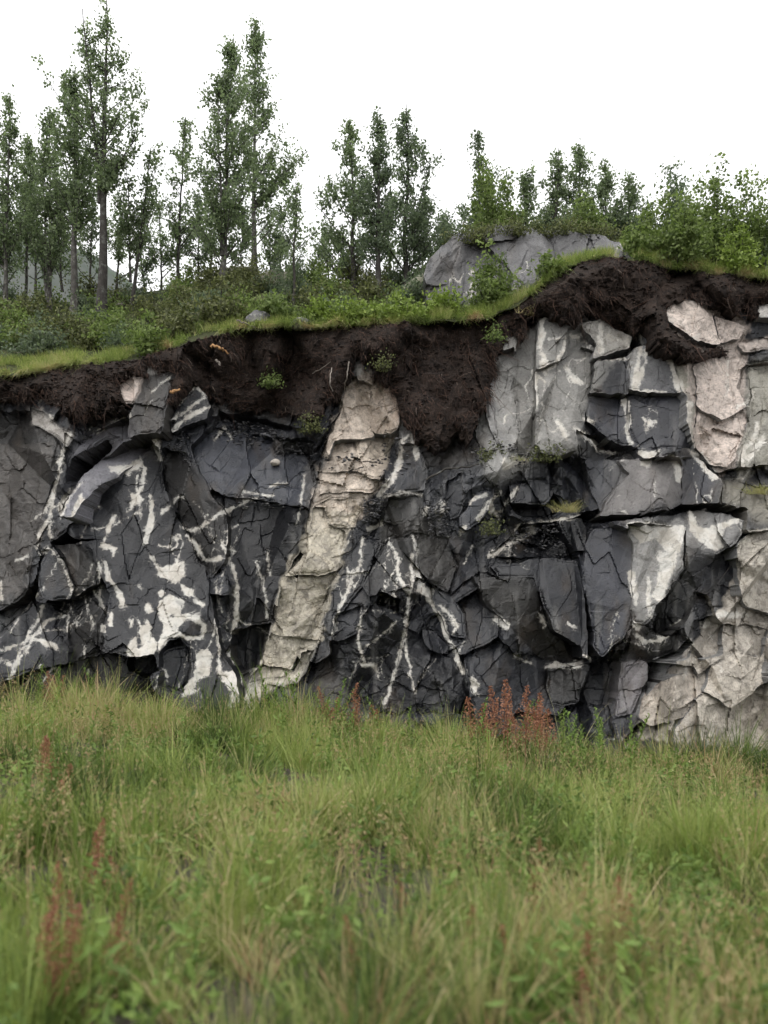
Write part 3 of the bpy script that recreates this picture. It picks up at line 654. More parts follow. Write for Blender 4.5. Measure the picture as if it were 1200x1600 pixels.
# shared fracture relief
def facet_relief(cell, tilt, off, ax, ay, shear, seed):
    r = np.random.default_rng(seed)
    sd = seeds(cell, r)
    px = GU + shear*(GV-800); pxx = px; 
    sds = sd.copy(); 
    idx = voro(GU + 0.07*cell*fbm(GU/cell, GV/cell, seed, 3) , GV + 0.07*cell*fbm(GU/cell, GV/cell, seed+5, 3), sds, ax, ay)
    tx = r.normal(0, tilt, len(sd)); tz = r.normal(0, tilt, len(sd)); oo = r.normal(0, off, len(sd))
    sx = sd[:, 0][idx]; sy = sd[:, 1][idx]
    return oo[idx] + (GU-sx)*PX*tx[idx] - (GV-sy)*PX*tz[idx]
def tri_relief(cu_, cv_, amp, ang, seed):
    """chiselled relief: jittered triangles between random depths"""
    r = np.random.default_rng(seed); H = np.zeros(GU.shape)
    ca, sa = math.cos(ang), math.sin(ang)
    na, nb = int(2200/cu_), int(2200/cv_)
    A, Bq = np.meshgrid(np.arange(na), np.arange(nb))
    A = (A-na/2+r.uniform(-.42, .42, A.shape))*cu_; Bq = (Bq-nb/2+r.uniform(-.42, .42, Bq.shape))*cv_
    X = 600+A*ca-Bq*sa; Yq = 820+A*sa+Bq*ca; D = r.normal(0, amp, X.shape)
    for j in range(nb-1):
        for i in range(na-1):
            if not (-260 < X[j, i] < 1460 and 290 < Yq[j, i] < 1310): continue
            c = [(j, i), (j, i+1), (j+1, i+1), (j+1, i)]
            ts = ((0, 1, 2), (0, 2, 3)) if r.random() < 0.5 else ((0, 1, 3), (1, 2, 3))
            for t in ts:
                x = [X[c[k]] for k in t]; y = [Yq[c[k]] for k in t]; d = [D[c[k]] for k in t]
                i0_ = max(int((min(x)-U[0])/STEP), 0); i1_ = min(int((max(x)-U[0])/STEP)+2, nU)
                j0_ = max(int((min(y)-Vv[0])/STEP), 0); j1_ = min(int((max(y)-Vv[0])/STEP)+2, nV)
                if i1_ <= i0_ or j1_ <= j0_: continue
                den = (y[1]-y[2])*(x[0]-x[2])+(x[2]-x[1])*(y[0]-y[2])
                if abs(den) < 1e-6: continue
                gx_ = U[None, i0_:i1_]; gy_ = Vv[j0_:j1_, None]
                l0 = ((y[1]-y[2])*(gx_-x[2])+(x[2]-x[1])*(gy_-y[2]))/den
                l1 = ((y[2]-y[0])*(gx_-x[2])+(x[0]-x[2])*(gy_-y[2]))/den
                l2 = 1-l0-l1
                m = (l0 >= -1e-6) & (l1 >= -1e-6) & (l2 >= -1e-6)
                sub = H[j0_:j1_, i0_:i1_]
                val = l0*d[0]+l1*d[1]+l2*d[2]
                sub[m] = val[m]
    return H
REL = tri_relief(75, 190, 0.16, 0.45, 21) + tri_relief(42, 85, 0.065, -0.35, 22) + tri_relief(15, 26, 0.012, 0.5, 24) + facet_relief(64, 0.05, 0.020, 1.5, 0.7, 0, 21) + facet_relief(26, 0.05, 0.0025, 0.8, 1.3, 0, 23)
REL += 0.004*fbm(GU/10, GV/8, 41, 3, 0.6)
FINE = 0.05*fbm(GU/26, GV/20, 51, 4, 0.65) + tri_relief(11, 16, 0.026, 0.15, 52)       # extra crumble for rough blocks

lab = np.full(gcu.shape, -1, np.int32)
for k, (poly, *_r) in enumerate(BL):
    pu = [p[0] for p in poly]; pv = [p[1] for p in poly]
    m = (cu > min(pu)) & (cu < max(pu)) & (cv > min(pv)) & (cv < max(pv))
    idx = np.where(m)
    ins = inpoly(cu[idx], cv[idx], poly)
    if _r[-1] == 'peat':
        q_ = 11.0
        ins = inpoly(cu[idx]+q_*fbm(gcu[idx]/15, gcv[idx]/15, 151, 4, .7), cv[idx]+q_*1.6*fbm(gcu[idx]/11, gcv[idx]/24, 152, 4, .7), poly)
    lab[idx[0][ins], idx[1][ins]] = k
# what is left: broken ground between the traced blocks
fs = seeds(92, r1)
fi = voro(cu, cv, fs, 1.1, 0.9)
free = lab < 0
NB = len(BL)
lab[free] = NB + fi[free]
cut = gcv < v_edge(gcu) + 2.5*fbm(gcu/8, gcv*0, 8, 3)
lab[cut] = -1

# vein distance field (cm)
vd = np.full(GU.shape, 60.0)
WM = 0.15+1.45*vn(GU/17, GV/15, 131)**1.5 + 0.55*vn(GU/6, GV/6, 132)
WT = 0.45+0.5*vn(GU/30, GV/30, 133)+0.3*vn(GU/6, GV/6, 132)
for pts, w in VL:
    for a, b in zip(pts[:-1], pts[1:]):
        x0, x1 = min(a[0], b[0])-40, max(a[0], b[0])+40; y0, y1 = min(a[1], b[1])-40, max(a[1], b[1])+40
        i0, i1 = np.searchsorted(U, [x0, x1]); j0, j1 = np.searchsorted(Vv, [y0, y1])
        d, t = segdist(wu[j0:j1, i0:i1], wv[j0:j1, i0:i1], a, b)
        vd[j0:j1, i0:i1] = np.minimum(vd[j0:j1, i0:i1], d-w*(WM if w > 2.3 else WT)[j0:j1, i0:i1])
def polysd(poly):
    pu = [p[0] for p in poly]; pv = [p[1] for p in poly]
    i0, i1 = np.searchsorted(U, [min(pu)-30, max(pu)+30]); j0, j1 = np.searchsorted(Vv, [min(pv)-30, max(pv)+30])
    qx, qy = wu[j0:j1, i0:i1], wv[j0:j1, i0:i1]
    dd = np.full(qx.shape, 1e9)
    for a, b in zip(poly, poly[1:]+poly[:1]): dd = np.minimum(dd, segdist(qx, qy, a, b)[0])
    return (slice(j0, j1), slice(i0, i1)), np.where(inpoly(qx, qy, poly), -dd, dd)
for p in VP:
    s, d = polysd(p); vd[s] = np.minimum(vd[s], d)
for p in VHOLE:
    s, d = polysd(p); vd[s] = np.maximum(vd[s], -d)
# faint natural network of hairline veins elsewhere
rid = np.abs(fbm(GU/95+3, GV/120, 61, 4, 0.55))
vd = np.minimum(vd, np.where(vn(GU/150, GV/150, 63) > 0.60, rid*120-0.6, 60.0))
VEIN = np.clip(vd, -12, 12)*0.81

BASEY = y_lean(GV)
var = 1.0 + 0.25*fbm(GU/60, GV/60, 71, 4)

def boxblur(a, r):
    for ax in (0, 1):
        c = np.cumsum(np.pad(a, [(r+1, r) if k == ax else (0, 0) for k in range(a.ndim)], mode='edge'), axis=ax)
        n = a.shape[ax]
        a = (np.take(c, np.arange(2*r+1, 2*r+1+n), axis=ax) - np.take(c, np.arange(0, n), axis=ax))/(2*r+1)
    return a

def tone_of(col):
    mc = max(col)
    tint = np.array([0.93, 0.98, 1.10]) if mc < 0.13 and col[2] >= col[0] else 1.0
    return tint*np.asarray(col)*(0.17 if mc < 0.10 else (0.29 if mc < 0.13 else (1.0 if mc < 0.22 else 0.95)))
rcol = np.random.default_rng(404)
FREEC = [np.array([G, SL, K, GB, W][rcol.choice(5, p=[.30, .30, .24, .14, .02])]) for _ in range(len(fs)+1)]
TAB = np.array([tone_of(b[1]) for b in BL] + [tone_of(c) for c in FREEC])
labc = lab.copy()
for k in range(NPB, NPB+3): labc[labc == k] = NB      # under the peat: plain dark rock
labc[labc < 0] = NB
# look the colour up through a second warp so that tones do not stop exactly at the joints
jw = np.clip(np.arange(labc.shape[0])[:, None] + (3.5*fbm(gcu/16, gcv/16, 141, 4, .6)).astype(int), 0, labc.shape[0]-1)
iw = np.clip(np.arange(labc.shape[1])[None, :] + (3.5*fbm(gcu/16, gcv/16, 142, 4, .6)).astype(int), 0, labc.shape[1]-1)
cmap = TAB[labc[jw, iw]]
pale = (cmap.max(-1) > 0.215)
wd_ = (~pale).astype(float)
dark = boxblur(boxblur(cmap*wd_[..., None], 5), 5)/np.maximum(boxblur(boxblur(wd_, 5), 5), 1e-3)[..., None]
cmap = np.where(pale[..., None], cmap, 0.35*cmap+0.65*dark)
cmap = boxblur(cmap, 1)
cmap = np.pad(cmap, ((0, 1), (0, 1), (0, 0)), mode='edge')

TINT = [(Z5([(300,640),(420,560),(430,640),(400,900),(300,960)]), (0.085,0.08,0.075), 0.5), (Z7([(800,200),(1000,190),(1130,300),(1110,420),(1100,640),(1080,860),(990,940),(900,820),(870,600),(840,440),(780,300)]), (0.52,0.445,0.395), 0.85),
        (Z7([(20,400),(200,300),(470,260),(620,350),(440,600),(380,840),(60,830)]), (0.23,0.225,0.21), 0.55),
        (Z7([(600,380),(660,380),(640,580),(610,580)]), (0.34,0.335,0.32), 0.7),
        (Z7([(1110,480),(1250,440),(1250,900),(1060,960),(1100,760)]), (0.25,0.24,0.205), 0.7),
        (Z8([(820,790),(960,600),(1060,450),(1100,250),(1400,240),(1400,1250),(640,1120),(670,950)]), (0.43,0.39,0.335), 0.65),
        (Z8([(600,200),(860,210),(830,400),(720,560),(640,640),(625,420)]), (0.24,0.235,0.225), 0.6),
        (Z5([(480,240),(600,190),(720,340),(700,500),(650,700),(560,860),(320,920),(350,700),(400,520)]), (0.45,0.385,0.32), 0.7),
        (Z6([(330,0),(530,0),(440,300),(360,600),(250,780),(20,900),(130,560),(190,290)]), (0.43,0.39,0.315), 0.7),
        (Z0([(0,700),(80,690),(70,820),(30,930),(-60,940)]), (0.085,0.077,0.070), 0.6)]
OCP = [(655,520),(650,430),(672,395),(715,370),(800,350),(940,360),(1000,390),(1010,430),(880,490),(740,520)]
ov = inpoly(GU, GV, OCP) & (GV < v_edge(GU))
cmap[ov] = (0.080, 0.079, 0.082)
stn = np.clip((fbm(GU/34, GV/70, 181, 4, .6)-0.25)/0.4, 0, 1)*0.5
stk = np.clip((fbm(GU/13, GV/120, 182, 4, .6)-0.15)/0.4, 0, 1)*0.38*np.clip((vn(GU/110, GV/110, 183)-0.4)/0.2, 0, 1)
cmap = cmap*(1-stn[..., None]) + np.array([0.050, 0.038, 0.027])*stn[..., None]
cmap = cmap*(1-stk[..., None]) + np.array([0.17, 0.166, 0.157])*stk[..., None]
for tp, tc, ts in TINT:
    sl_, d_ = polysd(tp)
    d_ = d_ + 16*fbm(GU[sl_]/22, GV[sl_]/22, 171, 5, .65)
    w_t = ts*np.clip(0.5-d_/5.0, 0, 1)
    cmap[sl_] = cmap[sl_]*(1-w_t[..., None]) + np.array(tc)*w_t[..., None]

def erode(m):
    e = m.copy()
    e[1:] &= m[:-1]; e[:-1] &= m[1:]; e[:, 1:] &= m[:, :-1]; e[:, :-1] &= m[:, 1:]
    e[0] = e[-1] = False; e[:, 0] = e[:, -1] = False
    return e

def block_mesh(name, mask, d, gx, gz, ro, col, cuv, back=0.95, chamfer=0.022, nch=2, puff=0.0, npuff=0, solid=False):
    jj, ii = np.where(mask)
    j0, j1, i0, i1 = jj.min(), jj.max()+1, ii.min(), ii.max()+1
    sub = np.zeros((j1-j0+2, i1-i0+2), bool); sub[1:-1, 1:-1] = mask[j0:j1, i0:i1]
    n = max(nch, npuff); dist = np.zeros(sub.shape, np.float32); e = sub.copy()
    for q in range(n):
        e = erode(e); dist += e
    vdist = np.minimum(np.minimum(dist[:-1, :-1], dist[1:, :-1]), np.minimum(dist[:-1, 1:], dist[1:, 1:]))   # (h+1, w+1) vertices
    js, is_ = slice(j0, j1+1), slice(i0, i1+1)
    uu, vv = GU[js, is_], GV[js, is_]
    D = d + gx*(uu-cuv[0])*PX - gz*(vv-cuv[1])*PX + REL[js, is_]*ro + FINE[js, is_]*max(0, ro-1.0)*0.8
    D = D + chamfer*np.clip(1-vdist/nch, 0, 1)**2*np.clip(vn(uu/19, vv/19, 161)*2.4-0.7, 0, 1.2)
    if puff: D = D - puff*(1-(1-np.clip(vdist/npuff, 0, 1))**2)
    Y = BASEY[js, is_] + D
    used = np.zeros(vdist.shape, bool)
    s = sub[1:-1, 1:-1]
    used[:-1, :-1] |= s; used[1:, :-1] |= s; used[:-1, 1:] |= s; used[1:, 1:] |= s
    vid = np.full(vdist.shape, -1, np.int64); nvt = used.sum(); vid[used] = np.arange(nvt)
    y = Y[used]
    Q = np.stack([vid[1:, :-1][s], vid[1:, 1:][s], vid[:-1, 1:][s], vid[:-1, :-1][s]], -1)
    # side walls that run back into the hill
    ed = []
    for (a0, nb) in (('t', sub[:-2, 1:-1]), ('b', sub[2:, 1:-1]), ('l', sub[1:-1, :-2]), ('r', sub[1:-1, 2:])):
        m = s & ~nb
        if a0 == 't': p, q = vid[:-1, :-1][m], vid[:-1, 1:][m]
        elif a0 == 'b': p, q = vid[1:, 1:][m], vid[1:, :-1][m]
        elif a0 == 'l': p, q = vid[1:, :-1][m], vid[:-1, :-1][m]
        else: p, q = vid[:-1, 1:][m], vid[1:, 1:][m]
        ed.append(np.stack([p, q], -1))
    ed = np.concatenate(ed)
    # even out the stair steps of the outline
    uf = uu[used].astype(float); vf = vv[used].astype(float)
    for _ in range(2):
        su = np.zeros(nvt); sv = np.zeros(nvt); cn = np.zeros(nvt)
        for a_, b_ in ((0, 1), (1, 0)):
            np.add.at(su, ed[:, a_], uf[ed[:, b_]]); np.add.at(sv, ed[:, a_], vf[ed[:, b_]]); np.add.at(cn, ed[:, a_], 1)
        on_b = cn > 0
        uf[on_b] = 0.4*uf[on_b]+0.6*su[on_b]/cn[on_b]; vf[on_b] = 0.4*vf[on_b]+0.6*sv[on_b]/cn[on_b]
    Vt = np.stack([(uf-600)/F*y, y, ZC+(HOR-vf)/F*y], -1)
    bv = np.unique(ed); nb_ = len(bv); remap = np.full(nvt, -1, np.int64); remap[bv] = nvt+np.arange(nb_)
    Vb = Vt[bv].copy(); Vb[:, 1] += back
    Vf = Vt[bv].copy()
    Q2 = np.stack([remap[ed[:, 0]], remap[ed[:, 1]], remap[ed[:, 1]]+nb_, remap[ed[:, 0]]+nb_], -1)
    me = mesh_np(name, np.concatenate([Vt, Vf, Vb]), np.concatenate([Q, Q2]), False)
    cb = (cmap[js, is_][used] if not solid else np.asarray(col)[None, :])*var[js, is_][used][:, None]
    ve = VEIN[js, is_][used]
    cs = np.tile(np.minimum(cb.mean(0), 0.22), (2*nb_, 1))
    cattr(me, 'base', np.concatenate([cb, cs])); fattr(me, 'vein', np.concatenate([ve, np.full(2*nb_, 10.0)]), 'POINT')
    return me

# backing body of the cliff
sl = (slice(None, None, 12), slice(None, None, 12))
bu, bvv = GU[sl], GV[sl]
yb = y_lean(bvv) + 1.25
okv = bvv
ve_b = v_edge(bu)
bv2 = np.maximum(bvv, ve_b+4)
Vb = np.stack([(bu-600)/F*yb, yb, ZC+(HOR-bv2)/F*yb], -1).reshape(-1, 3)
h_, w_ = bu.shape
i = np.arange(h_-1)[:, None]*w_ + np.arange(w_-1)[None, :]
cm = mesh_np('cliff', Vb, np.stack([i+w_, i+w_+1, i+1, i], -1).reshape(-1, 4), True)
cattr(cm, 'base', np.tile(np.array([[0.04, 0.04, 0.042]]), (len(Vb), 1))); fattr(cm, 'vein', np.full(len(Vb), 12.0), 'POINT')
cliff = link('cliff', cm, M['rock'])
tag(cliff, 'dark road-cut cliff crossed by white veins and a pale dike', 'cliff', kind='structure')

peat_lab = ['low dark peat bank hanging over the brown rock at the left edge',
            'broad dark peat bank with hanging roots in the middle, above the pale dike',
            'domed peat bank capping the tall rock wall on the right']
peats = []
rr = np.random.default_rng(77)
for k in np.unique(lab):
    if k < 0: continue
    m = lab == k
    if m.sum() < 6: continue
    if k < NB:
        poly, col, d, gx, gz, ro, nm = BL[k]
        cuv = (gcu[m].mean(), gcv[m].mean())
        if nm == 'peat':
            me = block_mesh('peat_bank', m, d, gx, gz, ro, col, cuv, 0.5, 0.0, 5, 0.15, 12)
            o = link('peat_bank', me, M['peat']); tag(o, peat_lab[int(k)-NPB], 'peat bank')
            peats.append(me); continue
        me = block_mesh(nm, m, d, gx, gz, ro, col, cuv)
        link(nm, me, M['rock'], cliff)
    else:
        cuv = tuple(fs[k-NB])
        c = FREEC[k-NB]
        me = block_mesh('rock_block', m, 0.03+rr.uniform(-.05, .06), rr.normal(0, .12), rr.normal(0.12, .22), rr.uniform(1.0, 1.9), c, (gcu[m].mean(), gcv[m].mean()))
        link('rock_block', me, M['rock'], cliff)

def face_y(u, v):
    """depth of the built face at photo pixel, for things resting on it"""
    j = int(np.clip((v-340)/STEP, 0, nV-2)); i = int(np.clip((u+200)/STEP, 0, nU-2)); k = lab[j, i]
    y = float(y_lean(v))
    if 0 <= k < NB:
        _, col, d, gx, gz, ro, nm = BL[k]
        m = lab == k
        y += d + gx*(u-gcu[m].mean())*PX - gz*(v-gcv[m].mean())*PX + REL[j, i]*ro - (0.24 if nm == 'peat' else 0)
    return y

# hanging root fibres on the peat banks
acc_v = []; acc_q = []; acc_a = []; nn = 0
for pm in peats:
    co = np.zeros(len(pm.vertices)*3, np.float32); pm.vertices.foreach_get('co', co); co = co.reshape(-1, 3)
    n = min(22000, int(len(co)*1.2))
    p0 = co[rr.integers(0, len(co), n)].astype(float) + rr.normal(0, .012, (n, 3)); L = (rr.uniform(0.02, 0.10, n)+0.25*(rr.random(n) < 0.04))[:, None]
    u = 600+p0[:, 0]/p0[:, 1]*F; v = HOR-(p0[:, 2]-ZC)/p0[:, 1]*F
    p0[:, 1] -= rr.uniform(0, 0.03, n)
    kq = vn(u/34, v/22, 201)+0.5*vn(u/9, v/9, 202) > rr.uniform(0.45, 1.0, n); p0, L, u, v = p0[kq], L[kq], u[kq], v[kq]; n = len(u)
    swirl = 6.28*vn(u/40, v/40, 5)
    dv = np.stack([np.cos(swirl)+rr.normal(0, .5, n), -np.abs(rr.normal(.1, .25, n)), -np.abs(np.sin(swirl))*0.8-rr.uniform(0, .5, n)], -1); dv /= np.linalg.norm(dv, axis=1)[:, None]
    p1 = p0+dv*L*.5+rr.normal(0, .012, (n, 3)); p2 = p1+(dv+rr.normal(0, .35, (n, 3))+np.array([0, 0, -.35]))*L*.45
    w = np.stack([rr.uniform(.001, .0032, n), np.zeros(n), rr.uniform(.001, .0032, n)], -1)
    acc_v.append(np.stack([p0-w, p0+w, p1-w, p1+w, p2-w*.3, p2+w*.3], 1).reshape(-1, 3))
    o6 = (np.arange(n)*6+nn)[:, None]
    acc_q += [o6+np.array([[0, 1, 3, 2]]), o6+np.array([[2, 3, 5, 4]])]; nn += 6*n
    c = np.where(rr.random(n) < 0.985, rr.uniform(0, 0.92, n), 1.0)
    acc_a += [c, c]
acc_v = np.concatenate(acc_v); acc_q = np.concatenate(acc_q); acc_a = np.concatenate(acc_a)
me = mesh_np('root_fibres', np.array(acc_v), np.array(acc_q)); fattr(me, 'rnd', acc_a)
tag(link('root_fibres', me, M['root']), 'tangle of fine brown roots hanging from the peat', 'roots', kind='stuff')

# ------------------------------------------------------------------ boulders and stones
def boulder(name, cen, size, mat, seed, sub=4, cuts=10, rough=0.06):
    import bmesh
    r = random.Random(seed)
    bm = bmesh.new(); bmesh.ops.create_icosphere(bm, subdivisions=sub, radius=1.0)
    pl = []
    for _ in range(cuts):
        n = Vector((r.gauss(0, 1), r.gauss(0, 1), r.gauss(0, 1))).normalized(); pl.append((n, r.uniform(0.55, 0.85)))
    off = Vector((r.uniform(0, 50),)*3)
    for v in bm.verts:
        c = v.co.copy()
        for n, d in pl:
            q = c.dot(n)
            if q > d: c -= n*(q-d)*0.92
        f = 1 + rough*mnoise.fractal(c*2.2+off, 0.9, 2.1, 5)
        c *= f
        v.co = Vector((c.x*size[0], c.y*size[1], c.z*size[2]))
    me = bpy.data.meshes.new(name); bm.to_mesh(me); bm.free()
    for p in me.polygons: p.use_smooth = True
    return link(name, me, mat, loc=cen)

OC = [(668,474),(662,432),(672,405),(688,384),(712,368),(760,356),(800,352),(850,358),(900,362),(940,368),(968,380),(988,398),(1000,425),(960,460),(880,480),(820,500),(740,510),(690,506)]
om = inpoly(cu, cv, OC)
me = block_mesh('rock_outcrop', om, 0.35, -0.10, 0.40, 1.5, (0.085, 0.084, 0.087), (820, 430), 1.6, 0.08, 5)
tag(link('rock_outcrop', me, M['rock']), 'large grey fissured rock outcrop above the right peat bank', 'rock')
for (u, v, s, mt, lb) in [
    (402, 508, 0.20, 'stone_grey', 'small grey boulder at the peat edge left of the bright bushes'),
    (668, 462, 0.42, 'lichen', 'lichen-covered boulder at the left foot of the big outcrop'),
    (470, 512, 0.13, 'stone_grey', 'small flat grey stone in the turf above the middle peat bank'),
    (34, 556, 0.07, 'stone_pale', 'little pale stone beside the dark juniper on the left'),
    (188, 478, 0.10, 'stone_pale', 'pale stone in the undergrowth just right of the tallest trunk'),
    (372, 440, 0.34, 'lichen', 'mossy pale knoll of rock below the pale trunk at centre left'),
    (430, 446, 0.30, 'lichen', 'mossy pale knoll of rock under the thin bare stem')]:
    p = hill_at(u, v)
    o = boulder('boulder', p + Vector((0, 0, s*0.2)), (s*1.25, s, s*0.75), M[mt], int(u), 4)
    tag(o, lb, 'rock')
for (u, v, Y, s, mt, lb) in [
    (361, 1140, 9.0, 0.05, 'stone_pale', 'small white stone lying in the grass below the pale dike'),
    (490, 1142, 8.9, 0.13, 'stone_pale', 'tan stone half hidden in grass right of the dike foot'),
    (306, 1322, 5.6, 0.03, 'stone_pale', 'tiny white pebble on a bare patch in the left grass'),
    (867, 1130, 9.0, 0.16, 'stone_pale', 'pale upright stone at the foot of the dark right wall')]:
    p = at(u, v, Y); z = float(verge_z(p.x, Y)); 
    o = boulder('stone', Vector((p.x, Y, z+s*0.6)), (s*1.2, s, s*0.85), M[mt], int(u), 3)
    tag(o, lb, 'stone')
for n_, (u, Y, s, mt) in enumerate([(40, 9.55, .11, 'stone_grey'), (150, 9.6, .16, 'stone_grey'), (262, 9.5, .10, 'stone_grey'), (408, 9.4, .12, 'stone_pale'), (540, 9.5, .14, 'stone_grey'),
                                 (640, 9.45, .18, 'stone_grey'), (745, 9.4, .12, 'stone_grey'), (930, 9.4, .20, 'stone_grey'), (1015, 9.3, .15, 'stone_pale'), (1130, 9.2, .18, 'stone_pale')]):
    x = (u-600)/F*Y
    o = boulder('fallen_stone', Vector((x, Y, float(verge_z(x, Y))+s*0.45)), (s*1.3, s, s*0.9), M[mt], 60+n_, 3, 12, 0.05)
    tag(o, '%s angular stone fallen at the cliff foot, %s from left' % ('grey' if mt == 'stone_grey' else 'pale', ORD[n_]), 'stone', 'stones fallen along the cliff foot')
p = at(430, 723, face_y(430, 723)-0.05)
tag(boulder('stone', p, (0.07, 0.06, 0.055), M['stone_pale'], 4, 3), 'pinkish loose stone on the rubble ledge left of the dike', 'stone')

pc = np.random.default_rng(8); vs = []; fq = []; n0 = 0
b8 = np.array([(1,0,0),(0,1,0),(-1,0,0),(0,-1,0),(0,0,1),(0,0,-1)], float)
t8 = np.array([(0,1,4),(1,2,4),(2,3,4),(3,0,4),(1,0,5),(2,1,5),(3,2,5),(0,3,5)])
for pm in peats:
    co = np.zeros(len(pm.vertices)*3, np.float32); pm.vertices.foreach_get('co', co); co = co.reshape(-1, 3)
    for c in co[pc.integers(0, len(co), 700)]:
        sz = pc.uniform(0.008, 0.035); q = b8*pc.uniform(0.6, 1.3, (6, 1))*sz*np.array([1.3, 1, .8])
        vs.append(q+c-np.array([0, 0.01, 0])); fq.append(t8+n0); n0 += 6
me = mesh_np('peat_clods', np.concatenate(vs), np.concatenate(fq))
tag(link('peat_clods', me, M['peat']), 'crumbly dark clods on the peat banks', 'clods', kind='stuff')
# rubble lying on the ledges: thousands of chips
chips = Acc(); rb = np.random.default_rng(3)
base = np.array([(1,0,0),(0,1,0),(-1,0,0),(0,-1,0),(0,0,1),(0,0,-1)], float)
tri = np.array([(0,1,4),(1,2,4),(2,3,4),(3,0,4),(1,0,5),(2,1,5),(3,2,5),(0,3,5)])
vs = []; fsx = []; n0 = 0
for poly, cnt in ((Z0([(330,655),(400,660),(490,690),(500,715),(420,705),(330,690)]), 420), (Z5([(380,590),(540,560),(680,610),(640,680),(400,660)]), 70),
                  (Z8([(40,340),(150,230),(310,210),(400,350)]), 420), (Z5([(560,780),(660,780),(640,880),(560,900)]), 150), (Z0([(730,700),(800,690),(850,720),(760,740)]), 160),
                  (Z0([(600,660),(660,700),(640,760),(590,780)]), 60), (Z0([(255,650),(300,660),(290,720),(262,700)]), 90), (Z0([(345,770),(480,780),(470,800),(350,792)]), 60), (Z5([(860,780),(960,820),(960,960),(880,960)]), 120)):
    us = [q[0] for q in poly]; vv_ = [q[1] for q in poly]; c = 0
    while c < cnt:
        u = rb.uniform(min(us), max(us)); v = rb.uniform(min(vv_), max(vv_))
        if not inpoly(np.array([u]), np.array([v]), poly)[0]: continue
        j = int((v-340)/STEP); i = int((u+200)/STEP)
        y = face_y(u, v) if c % 6 == 0 else y_prev + rb.normal(0, .02)
        y_prev = y
        s = rb.uniform(0.008, 0.028)*(1.8 if rb.random() < 0.07 else 1)
        q = base*rb.uniform(0.5, 1.3, (6, 1))*s*np.array([1.4, 1.2, 0.7])
        a = rb.uniform(0, 6.28); ca, sa = math.cos(a), math.sin(a)
        q = q @ np.array([[ca, -sa, 0], [sa, ca, 0], [0, 0, 1]])
        vs.append(q + np.array(at(u, v, y-0.02))); fsx.append(tri+n0); n0 += 6; c += 1
me = mesh_np('rubble', np.concatenate(vs), np.concatenate(fsx))
tag(link('rubble', me, M['rubble']), 'broken rock chips lying on the ledges of the cliff', 'rubble', kind='stuff')

# ------------------------------------------------------------------ trees
def interp_env(env, v):
    vs_ = [e[0] for e in env]
    return np.interp(v, vs_, [e[1] for e in env]), np.interp(v, vs_, [e[2] for e in env])

